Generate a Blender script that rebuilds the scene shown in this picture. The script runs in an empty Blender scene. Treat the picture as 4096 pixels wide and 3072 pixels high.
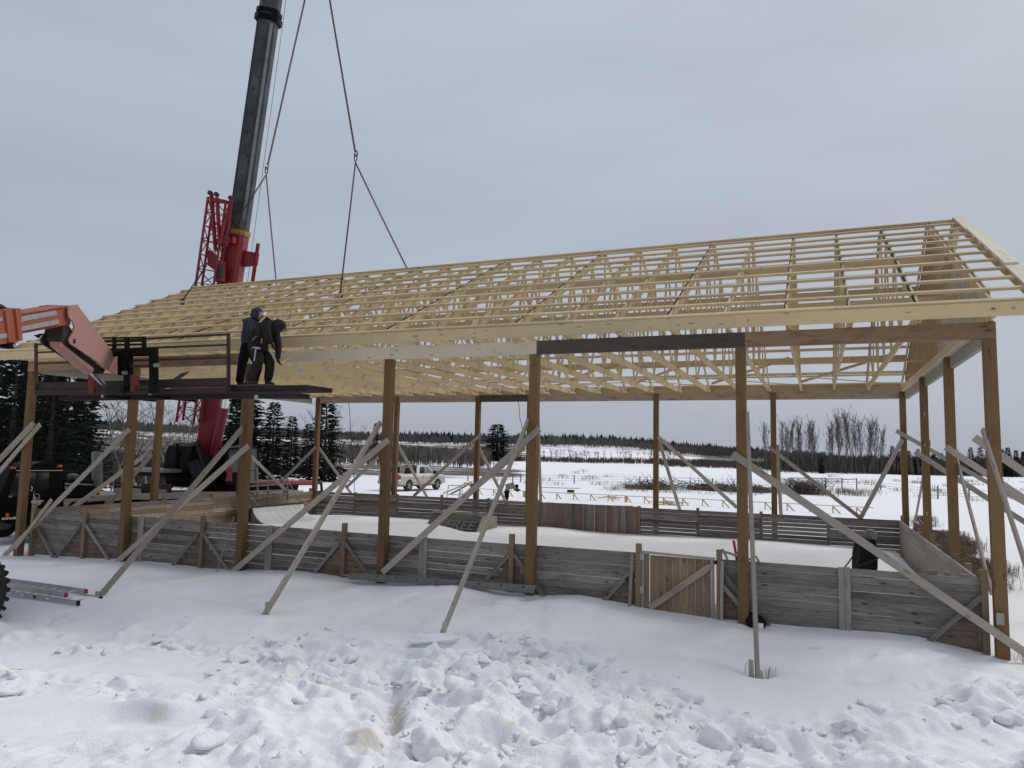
import bpy, bmesh, math, random
import numpy as np
from mathutils import Vector, Matrix, Euler

random.seed(7)
rng = np.random.default_rng(7)
scene = bpy.context.scene
COL = scene.collection

# ------------------------------------------------------------------ camera
FPX = 2924.67                       # focal length in pixels of the 4096 px wide photograph
YAW, PITCH, ROLL = 0.3954, 0.0942, 0.0215
CAM = Vector((-2.795, -14.707, 3.333))
_f = Vector((-math.sin(YAW)*math.cos(PITCH), math.cos(YAW)*math.cos(PITCH), math.sin(PITCH)))
_r = Vector((math.cos(YAW), math.sin(YAW), 0))
_u = _r.cross(_f)
RGT = (math.cos(ROLL)*_r + math.sin(ROLL)*_u).normalized()
UPV = (-math.sin(ROLL)*_r + math.cos(ROLL)*_u).normalized()
FWD = _f
cd = bpy.data.cameras.new('camera')
cd.sensor_width = 36.0
cd.lens = FPX/4096*36.0
cd.clip_start = 0.1
cd.clip_end = 6000
cam = bpy.data.objects.new('camera', cd)
COL.objects.link(cam)
cam.matrix_world = Matrix(((RGT.x, UPV.x, -FWD.x, CAM.x), (RGT.y, UPV.y, -FWD.y, CAM.y), (RGT.z, UPV.z, -FWD.z, CAM.z), (0, 0, 0, 1)))
scene.camera = cam
scene.render.resolution_x, scene.render.resolution_y = 1024, 768

# a pixel gives a direction; the distance comes from the wall, post row or ground it lies on
def ray(u, v): return FWD + RGT*((u-2048)/FPX) - UPV*((v-1536)/FPX)
def atY(u, v, Y): d = ray(u, v); return CAM + d*((Y-CAM.y)/d.y)
def atX(u, v, X): d = ray(u, v); return CAM + d*((X-CAM.x)/d.x)
def atZ(u, v, Z): d = ray(u, v); return CAM + d*((Z-CAM.z)/d.z)
def atD(u, v, D): return CAM + ray(u, v)*D
def atP(u, v, P, N): d = ray(u, v); return CAM + d*((Vector(P)-CAM).dot(N)/d.dot(N))

# ------------------------------------------------------------------ world, sun, exposure (overcast)
SUN_EL, SUN_AZ = math.radians(50), math.radians(35)
world = bpy.data.worlds.new('World')
scene.world = world
world.use_nodes = True
wt = world.node_tree
wt.nodes.clear()
def wn(t, **k):
    n = wt.nodes.new(t)
    for a, b in k.items(): setattr(n, a, b)
    return n
w_out = wn('ShaderNodeOutputWorld'); w_bg = wn('ShaderNodeBackground')
sky = wn('ShaderNodeTexSky', sky_type='NISHITA', sun_disc=False, sun_elevation=SUN_EL, sun_rotation=SUN_AZ, air_density=1.0, dust_density=4.0, ozone_density=1.0)
tc = wn('ShaderNodeTexCoord'); sep = wn('ShaderNodeSeparateXYZ')
wt.links.new(tc.outputs['Generated'], sep.inputs[0])
# cloud deck: overcast luminance rises from the horizon to the zenith, broken by soft cloud noise
mapr = wn('ShaderNodeMapRange'); mapr.inputs['From Min'].default_value = 0.0; mapr.inputs['From Max'].default_value = 1.0
mapr.inputs['To Min'].default_value = 4.75; mapr.inputs['To Max'].default_value = 6.1
wt.links.new(sep.outputs['Z'], mapr.inputs['Value'])
noi = wn('ShaderNodeTexNoise'); noi.inputs['Scale'].default_value = 1.6; noi.inputs['Detail'].default_value = 4.0
mp = wn('ShaderNodeMapping'); mp.inputs['Scale'].default_value = (1.0, 1.0, 5.0)
wt.links.new(tc.outputs['Generated'], mp.inputs[0]); wt.links.new(mp.outputs[0], noi.inputs['Vector'])
cr = wn('ShaderNodeMapRange'); cr.inputs['From Min'].default_value = 0.3; cr.inputs['From Max'].default_value = 0.7
cr.inputs['To Min'].default_value = 0.92; cr.inputs['To Max'].default_value = 1.07
wt.links.new(noi.outputs[0], cr.inputs['Value'])
mul = wn('ShaderNodeMath', operation='MULTIPLY')
wt.links.new(mapr.outputs[0], mul.inputs[0]); wt.links.new(cr.outputs[0], mul.inputs[1])
cloud = wn('ShaderNodeVectorMath', operation='SCALE'); cloud.inputs[0].default_value = (0.80, 0.885, 1.03)
wt.links.new(mul.outputs[0], cloud.inputs['Scale'])
mix = wn('ShaderNodeMixRGB'); mix.inputs['Fac'].default_value = 0.90
wt.links.new(sky.outputs[0], mix.inputs['Color1']); wt.links.new(cloud.outputs[0], mix.inputs['Color2'])
wt.links.new(mix.outputs[0], w_bg.inputs['Color'])
w_bg.inputs['Strength'].default_value = 0.10
wt.links.new(w_bg.outputs[0], w_out.inputs[0])
sl = bpy.data.lights.new('sun', 'SUN'); sl.energy = 1.5; sl.angle = math.radians(20); sl.color = (1.0, 0.96, 0.90)
so = bpy.data.objects.new('sun', sl); COL.objects.link(so)
# Nishita sun_rotation is measured clockwise from +Y
sdir = Vector((math.sin(SUN_AZ)*math.cos(SUN_EL), math.cos(SUN_AZ)*math.cos(SUN_EL), math.sin(SUN_EL)))
so.rotation_euler = sdir.to_track_quat('Z', 'Y').to_euler()
vs = scene.view_settings
vs.view_transform = 'Standard'; vs.look = 'None'; vs.exposure = 0.12; vs.gamma = 1.0; vs.use_curve_mapping = False

# ------------------------------------------------------------------ helpers
def tag(o, label=None, cat=None, group=None, kind=None):
    if label: o['label'] = label
    if cat: o['category'] = cat
    if group: o['group'] = group
    if kind: o['kind'] = kind
    return o
def empty(name, loc=(0, 0, 0), label=None, cat=None, group=None):
    o = bpy.data.objects.new(name, None); o.location = loc; o.empty_display_size = 0.2
    COL.objects.link(o); return tag(o, label, cat, group)
def wloc(o):
    p = Vector((0, 0, 0))
    while o is not None: p += o.location; o = o.parent
    return p
def basis(d, up):
    d = Vector(d).normalized(); up = Vector(up)
    if abs(d.dot(up.normalized())) > 0.995: up = Vector((0, 1, 0)) if abs(d.y) < 0.9 else Vector((1, 0, 0))
    s = d.cross(up).normalized(); return d, s, s.cross(d).normalized()
class MB:
    """collects shapes in world coordinates; build() links them as one mesh object"""
    def __init__(s): s.v = []; s.f = []; s.uv = []; s.m = []; s.mi = 0; s.sm = []; s.smooth = False
    def face(s, idx, uvs=None):
        s.f.append(tuple(idx)); s.m.append(s.mi); s.sm.append(s.smooth)
        if uvs is None:
            uvs = [(s.v[i][0]+s.v[i][1]*0.7, s.v[i][2]+s.v[i][1]*0.3) for i in idx]
        s.uv.extend(uvs)
    def hexa(s, p, L, wd, th):
        n = len(s.v); s.v.extend([tuple(q) for q in p])
        uo, vo = random.uniform(0, 40), random.uniform(0, 40)
        def q(a, b, c, d, u0, u1, v0, v1): s.face((n+a, n+b, n+c, n+d), [(uo+u0, vo+v0), (uo+u1, vo+v0), (uo+u1, vo+v1), (uo+u0, vo+v1)])
        q(0, 1, 2, 3, 0, 0.05, 0, th); q(7, 6, 5, 4, 0, 0.05, 0, th)
        q(0, 4, 5, 1, 0, L, 0, th)
        q(1, 5, 6, 2, 0, L, th, th+wd)
        q(2, 6, 7, 3, 0, L, th+wd, 2*th+wd)
        q(3, 7, 4, 0, 0, L, 2*th+wd, 2*th+2*wd)
    def bar(s, p0, p1, w, t, up=(0, 0, 1), w1=None, t1=None):
        """plank from p0 to p1: w across (towards up), t thick"""
        p0 = Vector(p0); p1 = Vector(p1); d, sd, u = basis(p1-p0, up)
        w1 = w if w1 is None else w1; t1 = t if t1 is None else t1
        pts = []
        for P, a, b in ((p0, w/2, t/2), (p1, w1/2, t1/2)):
            pts += [P-sd*b-u*a, P+sd*b-u*a, P+sd*b+u*a, P-sd*b+u*a]
        s.hexa(pts, (p1-p0).length, w, t); return s
    def box(s, c, size, rz=0, R=None):
        c = Vector(c); hx, hy, hz = size[0]/2, size[1]/2, size[2]/2
        M = R if R is not None else Matrix.Rotation(rz, 3, 'Z')
        def P(x, y, z): return c + M @ Vector((x, y, z))
        if hx >= hy and hx >= hz: o = [P(sx*hx, y, z) for sx in (-1, 1) for (y, z) in ((hy, -hz), (-hy, -hz), (-hy, hz), (hy, hz))]; L, w, t = 2*hx, 2*hz, 2*hy
        elif hz >= hy: o = [P(x, y, sz*hz) for sz in (-1, 1) for (x, y) in ((-hx, hy), (hx, hy), (hx, -hy), (-hx, -hy))]; L, w, t = 2*hz, 2*hy, 2*hx
        else: o = [P(x, sy*hy, z) for sy in (-1, 1) for (x, z) in ((-hx, -hz), (hx, -hz), (hx, hz), (-hx, hz))]; L, w, t = 2*hy, 2*hz, 2*hx
        s.hexa(o, L, w, t); return s
    def ring(s, c, a, b, r, n, r2=None):
        r2 = r if r2 is None else r2; k = len(s.v)
        for i in range(n):
            t = 2*math.pi*i/n; s.v.append(tuple(Vector(c)+Vector(a)*(math.cos(t)*r)+Vector(b)*(math.sin(t)*r2)))
        return list(range(k, k+n))
    def bridge(s, A, B, L=1.0):
        n = len(A); uo = random.uniform(0, 20)
        for i in range(n):
            j = (i+1) % n; s.face((A[i], A[j], B[j], B[i]), [(uo, i/n), (uo, (i+1)/n), (uo+L, (i+1)/n), (uo+L, i/n)])
    def tube(s, p0, p1, r0, r1=None, n=8, caps=True, up=(0, 0, 1)):
        p0 = Vector(p0); p1 = Vector(p1); r1 = r0 if r1 is None else r1
        d, a, b = basis(p1-p0, up); A = s.ring(p0, a, b, r0, n); B = s.ring(p1, a, b, r1, n)
        s.bridge(A, B, (p1-p0).length)
        if caps: s.face(A[::-1]); s.face(B)
        return s
    def path(s, pts, r, n=6, closed=False):
        pts = [Vector(p) for p in pts]; rs = r if isinstance(r, (list, tuple)) else [r]*len(pts)
        prev = None; first = None; N = len(pts); a = None
        for i, p in enumerate(pts):
            d = (pts[(i+1) % N]-pts[i-1]) if closed else (pts[min(i+1, N-1)]-pts[max(i-1, 0)])
            d.normalize()
            if a is None: _, a, b = basis(d, (0, 0, 1))
            else:
                a = (a-d*a.dot(d)).normalized(); b = a.cross(d)*-1
                b = d.cross(a)
            b = d.cross(a).normalized()
            R = s.ring(p, a, b, rs[i], n)
            if prev: s.bridge(prev, R, 0.2)
            else: first = R
            prev = R
        if closed: s.bridge(prev, first, 0.2)
        else: s.face(first[::-1]); s.face(prev)
        return s
    def prism(s, poly, ext):
        """poly: list of 3D points in a plane, extruded by vector ext"""
        n = len(s.v); k = len(poly); ext = Vector(ext)
        nrm = Vector((0, 0, 0)); P = [Vector(p) for p in poly]
        for i in range(k): nrm += P[i].cross(P[(i+1) % k])
        if nrm.dot(ext) > 0: P = P[::-1]
        s.v.extend(tuple(p) for p in P); s.v.extend(tuple(p+ext) for p in P)
        s.face(range(n, n+k)); s.face(range(n+2*k-1, n+k-1, -1))
        for i in range(k):
            j = (i+1) % k; s.face((n+j, n+i, n+k+i, n+k+j))
        return s
    def lathe(s, c, axis, prof, n=16):
        """prof: (distance along axis, radius)"""
        d, a, b = basis(axis, (0, 0, 1)); prev = None; c = Vector(c)
        for h, r in prof:
            R = s.ring(c+d*h, a, b, max(r, 1e-4), n)
            if prev: s.bridge(prev, R)
            else: s.face(R[::-1])
            prev = R
        s.face(prev); return s
    def blob(s, c, r, seed=0, rough=0.25, sub=1, squash=(1, 1, 1)):
        V, F = ICO[sub]; n = len(s.v); rr = np.random.default_rng(seed)
        k = rr.normal(0, 1, (4, 3)); ph = rr.uniform(0, 6, 4)
        for p in V:
            q = Vector(p); h = 1+rough*sum(math.sin(2.2*(k[i][0]*q.x+k[i][1]*q.y+k[i][2]*q.z)+ph[i]) for i in range(4))/2.2
            s.v.append((c[0]+q.x*r*h*squash[0], c[1]+q.y*r*h*squash[1], c[2]+q.z*r*h*squash[2]))
        for f in F: s.face([n+i for i in f])
        return s
    def build(s, name, mat, parent=None, smooth=None):
        off = wloc(parent) if parent is not None else Vector((0, 0, 0))
        me = bpy.data.meshes.new(name)
        if parent is None and len(s.v):
            V = np.array(s.v); off = Vector((float(V[:, 0].mean()), float(V[:, 1].mean()), float(V[:, 2].min())))
        me.from_pydata([(a-off.x, b-off.y, c-off.z) for a, b, c in s.v], [], s.f)
        uvl = me.uv_layers.new(name='UVMap')
        uvl.data.foreach_set('uv', np.array(s.uv, dtype=np.float32).ravel())
        mats = mat if isinstance(mat, (list, tuple)) else [mat]
        for m in mats: me.materials.append(m)
        if len(mats) > 1: me.polygons.foreach_set('material_index', s.m)
        me.polygons.foreach_set('use_smooth', [bool(smooth)]*len(s.f) if smooth is not None else s.sm)
        me.update()
        o = bpy.data.objects.new(name, me); COL.objects.link(o)
        if parent is not None: o.parent = parent
        else: o.location = off
        return o
def _ico(sub):
    bm = bmesh.new(); bmesh.ops.create_icosphere(bm, subdivisions=sub, radius=1.0)
    V = [tuple(v.co) for v in bm.verts]; F = [[v.index for v in f.verts] for f in bm.faces]; bm.free(); return V, F
ICO = {i: _ico(i) for i in (1, 2, 3)}
def copy_tree(o, parent=None, loc=None):
    c = o.copy(); COL.objects.link(c); c.parent = parent
    if loc is not None: c.location = loc
    for ch in list(o.children): copy_tree(ch, c)
    return c
def text_mesh(body, size, mat, name, parent, origin, right, up, depth=0.004, shear=0.0, bold=0.0, align='LEFT'):
    cu = bpy.data.curves.new(name, 'FONT'); cu.body = body; cu.size = size; cu.extrude = depth/2; cu.shear = shear; cu.offset = bold; cu.align_x = align
    tmp = bpy.data.objects.new(name+'_tmp', cu); COL.objects.link(tmp)
    dg = bpy.context.evaluated_depsgraph_get(); me = bpy.data.meshes.new_from_object(tmp.evaluated_get(dg))
    bpy.data.objects.remove(tmp); bpy.data.curves.remove(cu)
    r = Vector(right).normalized(); u = Vector(up).normalized(); nrm = r.cross(u)
    M = Matrix(((r.x, u.x, nrm.x, 0), (r.y, u.y, nrm.y, 0), (r.z, u.z, nrm.z, 0), (0, 0, 0, 1)))
    me.transform(M); me.transform(Matrix.Translation(Vector(origin)-(wloc(parent) if parent else Vector())))
    me.materials.clear(); me.materials.append(mat)
    o = bpy.data.objects.new(name, me); COL.objects.link(o); o.parent = parent
    return o

# ------------------------------------------------------------------ materials
MAT = {}
class NT:
    def __init__(s, name):
        s.m = bpy.data.materials.new(name); s.m.use_nodes = True; s.t = s.m.node_tree; s.b = s.t.nodes['Principled BSDF']; MAT[name] = s.m
    def n(s, t, ins=None, **k):
        x = s.t.nodes.new(t)
        for a, b in k.items(): setattr(x, a, b)
        for a, b in (ins or {}).items():
            if hasattr(b, 'node'): s.t.links.new(b, x.inputs[a])
            else: x.inputs[a].default_value = b
        return x
    def ramp(s, fac, stops):
        r = s.n('ShaderNodeValToRGB', {'Fac': fac}); e = r.color_ramp.elements
        while len(e) < len(stops): e.new(0.5)
        for i, (p, c) in enumerate(stops): e[i].position = p; e[i].color = (*c, 1) if len(c) == 3 else c
        return r.outputs[0]
    def mix(s, f, a, b, mode='MIX'):
        x = s.n('ShaderNodeMixRGB', {}, blend_type=mode)
        for nme, val in (('Fac', f), ('Color1', a), ('Color2', b)):
            if hasattr(val, 'node'): s.t.links.new(val, x.inputs[nme])
            else: x.inputs[nme].default_value = val if not isinstance(val, tuple) else (*val, 1)[:4]
        return x.outputs[0]
    def noise(s, vec, scale, detail=3, rough=0.55, dist=0.0):
        i = {'Scale': scale, 'Detail': detail, 'Roughness': rough, 'Distortion': dist}
        if vec is not None: i['Vector'] = vec
        return s.n('ShaderNodeTexNoise', i).outputs[0]
    def bump(s, h, strength=0.3, dist=0.01):
        b = s.n('ShaderNodeBump', {'Height': h, 'Strength': strength, 'Distance': dist}); s.t.links.new(b.outputs[0], s.b.inputs['Normal'])
    def set(s, **k):
        for a, b in k.items():
            i = s.b.inputs[a.replace('_', ' ')]
            if hasattr(b, 'node'): s.t.links.new(b, i)
            else: i.default_value = (*b, 1) if isinstance(b, tuple) and len(b) == 3 else b
def wood(name, base, dark, knot, var=0.25, grain=0.5, stain=None, rough=0.75, knots=0.5):
    t = NT(name)
    uv = t.n('ShaderNodeUVMap').outputs[0]; oi = t.n('ShaderNodeObjectInfo').outputs['Random']
    off = t.n('ShaderNodeVectorMath', {0: (31.0, 17.0, 0.0)}, operation='SCALE'); t.t.links.new(oi, off.inputs['Scale'])
    vec = t.n('ShaderNodeVectorMath', {0: uv, 1: off.outputs[0]}, operation='ADD').outputs[0]
    mg = t.n('ShaderNodeMapping', {'Vector': vec, 'Scale': (0.9, 26.0, 1.0)}).outputs[0]
    g = t.noise(mg, 3.0, 4, 0.6, 0.6)
    mt = t.n('ShaderNodeMapping', {'Vector': vec, 'Scale': (0.5, 2.2, 1.0)}).outputs[0]
    b = t.noise(mt, 1.0, 3, 0.5)
    mv = t.n('ShaderNodeMapping', {'Vector': vec, 'Scale': (0.03, 0.03, 1.0)}).outputs[0]
    v = t.noise(mv, 3.0, 1, 0.5)
    c = t.mix(t.ramp(g, [(0.35, (0, 0, 0)), (0.7, (grain,)*3)]), base, dark)
    c = t.mix(t.ramp(b, [(0.4, (0, 0, 0)), (0.75, (0.55,)*3)]), c, dark)
    if stain:
        ms = t.n('ShaderNodeMapping', {'Vector': vec, 'Scale': (0.8, 3.0, 1.0)}).outputs[0]
        sn = t.noise(ms, 1.7, 4, 0.65)
        c = t.mix(t.ramp(sn, [(0.5, (0, 0, 0)), (0.72, (0.8,)*3)]), c, stain)
    mk = t.n('ShaderNodeMapping', {'Vector': vec, 'Scale': (2.4, 8.5, 1.0)}).outputs[0]
    vo = t.n('ShaderNodeTexVoronoi', {'Vector': mk, 'Scale': 1.0}).outputs['Distance']
    c = t.mix(t.ramp(vo, [(0.08, (knots,)*3), (0.19, (0, 0, 0))]), c, knot)
    hsv = t.n('ShaderNodeHueSaturation', {'Color': c, 'Saturation': 1.0})
    vr = t.n('ShaderNodeMapRange', {'Value': v, 'From Min': 0.3, 'From Max': 0.7, 'To Min': 1-var, 'To Max': 1+var}).outputs[0]
    t.t.links.new(vr, hsv.inputs['Value'])
    t.set(Base_Color=hsv.outputs[0], Roughness=rough); t.b.inputs['Specular IOR Level'].default_value = 0.25
    t.bump(g, 0.35, 0.004)
    return t.m
wood('lumber', (0.58, 0.455, 0.265), (0.45, 0.335, 0.185), (0.22, 0.12, 0.05), 0.16, 0.5, knots=0.7)
wood('lumber_pale', (0.66, 0.60, 0.47), (0.52, 0.45, 0.34), (0.25, 0.17, 0.10), 0.12, 0.5, knots=0.7)
wood('post_wood', (0.190, 0.115, 0.050), (0.125, 0.072, 0.030), (0.03, 0.017, 0.009), 0.22, 0.6, knots=0.6)
wood('fence_wood', (0.290, 0.258, 0.232), (0.125, 0.108, 0.096), (0.03, 0.027, 0.025), 0.48, 1.0, stain=(0.10, 0.082, 0.070), knots=0.9)
wood('fence_brown', (0.215, 0.155, 0.112), (0.125, 0.082, 0.056), (0.04, 0.022, 0.012), 0.25, 0.8, stain=(0.10, 0.045, 0.02), knots=0.8)
wood('fence_tan', (0.33, 0.255, 0.175), (0.20, 0.145, 0.09), (0.06, 0.04, 0.025), 0.30, 0.8, knots=0.8)
wood('fence_pale', (0.36, 0.335, 0.30), (0.22, 0.20, 0.18), (0.08, 0.07, 0.06), 0.2, 0.7, knots=0.5)
wood('fence_post', (0.25, 0.185, 0.12), (0.16, 0.115, 0.075), (0.05, 0.03, 0.02), 0.25, 0.7)
wood('brace_wood', (0.42, 0.365, 0.305), (0.26, 0.225, 0.19), (0.10, 0.075, 0.055), 0.28, 0.7, knots=0.6)
wood('beam_brown', (0.33, 0.225, 0.135), (0.19, 0.115, 0.065), (0.06, 0.03, 0.018), 0.18, 0.8, stain=(0.15, 0.085, 0.05), knots=0.7)
wood('beam_dark', (0.105, 0.090, 0.080), (0.055, 0.047, 0.042), (0.02, 0.017, 0.015), 0.15, 0.8, stain=(0.13, 0.09, 0.07), knots=0.4)
wood('beam_pink', (0.42, 0.34, 0.265), (0.30, 0.23, 0.175), (0.09, 0.06, 0.045), 0.15, 0.7, stain=(0.16, 0.12, 0.10), knots=0.7)
wood('gable_board', (0.27, 0.185, 0.10), (0.18, 0.12, 0.06), (0.12, 0.07, 0.035), 0.22, 0.6, knots=0.7)
wood('gate_wood', (0.285, 0.205, 0.14), (0.19, 0.125, 0.08), (0.06, 0.03, 0.015), 0.18, 0.7, stain=(0.17, 0.085, 0.035), knots=0.8)
def paint(name, col, rough=0.45, metal=0.0, dirt=None, dscale=3.0, damt=0.6, bump=0.05, spec=0.5, coat=0.0):
    t = NT(name); tcn = t.n('ShaderNodeTexCoord').outputs['Object']
    n1 = t.noise(tcn, dscale, 5, 0.65); n2 = t.noise(tcn, dscale*9, 3, 0.6)
    c = t.mix(t.ramp(n2, [(0.3, (0, 0, 0)), (0.8, (0.25,)*3)]), col, tuple(min(1, x*1.35+0.001) for x in col))
    if dirt: c = t.mix(t.ramp(n1, [(0.45, (0, 0, 0)), (0.75, (damt,)*3)]), c, dirt)
    rr = t.n('ShaderNodeMapRange', {'Value': n1, 'From Min': 0.3, 'From Max': 0.7, 'To Min': max(0.05, rough-0.1), 'To Max': min(1, rough+0.15)}).outputs[0]
    t.set(Base_Color=c, Roughness=rr, Metallic=metal); t.b.inputs['Specular IOR Level'].default_value = spec
    t.b.inputs['Coat Weight'].default_value = coat
    t.bump(n2, bump, 0.003); return t.m
paint('crane_red', (0.21, 0.006, 0.012), 0.4, dirt=(0.08, 0.012, 0.012), damt=0.35)
paint('crane_light', (0.45, 0.42, 0.43), 0.5)
paint('boom_steel', (0.030, 0.035, 0.037), 0.45, 0.0, dirt=(0.13, 0.14, 0.145), dscale=1.2, damt=0.6, spec=0.35)
paint('yellow_paint', (0.32, 0.20, 0.015), 0.5, dirt=(0.03, 0.02, 0.015))
paint('black_paint', (0.002, 0.002, 0.0023), 0.5, dirt=(0.005, 0.005, 0.0055), spec=0.12)
paint('navy_paint', (0.005, 0.007, 0.014), 0.45, spec=0.25)
paint('deck_beige', (0.27, 0.25, 0.22), 0.6, dirt=(0.15, 0.13, 0.11))
wood('fence_rose', (0.235, 0.185, 0.160), (0.14, 0.105, 0.09), (0.03, 0.022, 0.018), 0.25, 0.8, knots=0.85)
paint('channel_grey', (0.17, 0.172, 0.165), 0.55, 0.2, dirt=(0.10, 0.10, 0.095))
paint('steel_grey', (0.22, 0.22, 0.215), 0.5, 0.3, dirt=(0.12, 0.10, 0.09))
paint('aluminium', (0.52, 0.52, 0.52), 0.42, 0.55, dirt=(0.30, 0.29, 0.27))
paint('chrome', (0.75, 0.76, 0.78), 0.15, 0.9)
paint('galvanised', (0.36, 0.38, 0.39), 0.5, 0.25)
paint('rust_brown', (0.050, 0.030, 0.025), 0.8, 0.0, dirt=(0.035, 0.022, 0.02), dscale=5, spec=0.25)
paint('rust_red', (0.16, 0.035, 0.022), 0.75, dirt=(0.04, 0.02, 0.018), dscale=7, damt=0.8, spec=0.25)
paint('rust_dark', (0.028, 0.019, 0.018), 0.85, 0.0, dirt=(0.075, 0.065, 0.058), dscale=6, damt=0.45, spec=0.2)
paint('dark_metal', (0.03, 0.026, 0.024), 0.6, 0.3, dirt=(0.05, 0.035, 0.025))
paint('hook_teal', (0.02, 0.10, 0.13), 0.45, 0.2)
paint('handler_orange', (0.31, 0.068, 0.030), 0.6, dirt=(0.20, 0.10, 0.06), dscale=4, damt=0.7)
paint('handler_pink', (0.40, 0.215, 0.18), 0.8, dirt=(0.35, 0.215, 0.185), dscale=2, damt=0.5, spec=0.3)
paint('silver_patch', (0.33, 0.35, 0.35), 0.55, 0.2, dirt=(0.18, 0.17, 0.16), dscale=7)
paint('rubber', (0.012, 0.012, 0.012), 0.85, dirt=(0.035, 0.030, 0.026), dscale=5)
paint('rubber_mud', (0.028, 0.023, 0.018), 0.9, dirt=(0.012, 0.012, 0.012), dscale=6, damt=0.8)
paint('black_plastic', (0.005, 0.005, 0.006), 0.6, spec=0.2)
paint('red_plastic', (0.35, 0.02, 0.03), 0.5)
paint('orange_lens', (0.65, 0.17, 0.02), 0.3)
paint('white_paint', (0.75, 0.74, 0.72), 0.5)
paint('truck_white', (0.66, 0.65, 0.61), 0.35, dirt=(0.42, 0.37, 0.30), dscale=1.0, damt=0.75, coat=0.3)
paint('truck_dirty', (0.40, 0.355, 0.29), 0.6, dirt=(0.58, 0.55, 0.50), dscale=1.3, damt=0.5)
paint('ramp_white', (0.62, 0.61, 0.585), 0.6, dirt=(0.50, 0.48, 0.45), dscale=1.5, damt=0.4)
paint('ply_grey', (0.10, 0.092, 0.086), 0.8, dirt=(0.16, 0.145, 0.135), dscale=4)
paint('graffiti_grey', (0.15, 0.145, 0.138), 0.8, dirt=(0.12, 0.115, 0.11), dscale=8)
paint('graffiti_black', (0.03, 0.028, 0.027), 0.8)
paint('skin', (0.42, 0.235, 0.165), 0.55)
paint('navy_cloth', (0.032, 0.040, 0.058), 0.95, dscale=8, bump=0.3, spec=0.1)
paint('black_cloth', (0.007, 0.007, 0.008), 0.95, dscale=8, bump=0.3, spec=0.1)
paint('char_cloth', (0.020, 0.019, 0.017), 0.95, dirt=(0.05, 0.047, 0.042), dscale=6, damt=0.5, bump=0.4, spec=0.1)
paint('grey_cloth', (0.20, 0.19, 0.18), 0.95, dscale=8, bump=0.3, spec=0.1)
paint('boot_brown', (0.025, 0.018, 0.013), 0.8)
paint('tape_yellow', (0.60, 0.42, 0.02), 0.45)
paint('leather', (0.18, 0.14, 0.10), 0.7)
paint('logo_white', (0.75, 0.75, 0.75), 0.5)
paint('logo_red', (0.45, 0.02, 0.03), 0.5)
paint('sticker_blue', (0.05, 0.28, 0.55), 0.4)
paint('bark_dark', (0.035, 0.028, 0.023), 0.95, dscale=6)
paint('bark_pale', (0.20, 0.185, 0.165), 0.9, dirt=(0.07, 0.06, 0.05), dscale=6)
paint('twig', (0.075, 0.062, 0.054), 0.95)
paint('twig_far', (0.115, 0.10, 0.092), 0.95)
paint('willow', (0.075, 0.054, 0.044), 0.95)
paint('dry_grass', (0.17, 0.125, 0.075), 0.95, dirt=(0.085, 0.06, 0.038), dscale=3)
paint('stump_wood', (0.13, 0.12, 0.11), 0.95, dirt=(0.05, 0.04, 0.032), dscale=2)
paint('dirt', (0.055, 0.042, 0.032), 0.95, dscale=8, bump=0.5)
def needles(name, a, b):
    t = NT(name); oi = t.n('ShaderNodeTexCoord').outputs['Object']
    n1 = t.noise(oi, 1.1, 3); n2 = t.noise(oi, 9.0, 2)
    c = t.mix(t.ramp(n1, [(0.35, (0, 0, 0)), (0.7, (1, 1, 1))]), a, b)
    c = t.mix(t.ramp(n2, [(0.3, (0, 0, 0)), (0.8, (0.5,)*3)]), c, tuple(x*1.7 for x in b))
    t.set(Base_Color=c, Roughness=0.9); t.b.inputs['Specular IOR Level'].default_value = 0.15
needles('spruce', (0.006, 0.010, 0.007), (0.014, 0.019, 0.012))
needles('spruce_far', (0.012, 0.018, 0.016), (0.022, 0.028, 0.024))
def glass(name, col, rough=0.06):
    t = NT(name); t.set(Base_Color=col, Roughness=rough); t.b.inputs['Specular IOR Level'].default_value = 0.6; return t.m
glass('glass_dark', (0.012, 0.016, 0.016)); glass('glass_grey', (0.10, 0.115, 0.12)); glass('glass_pale', (0.18, 0.20, 0.19), 0.2)
t = NT('tail_red'); t.set(Base_Color=(0.30, 0.01, 0.015), Roughness=0.25)

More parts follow.
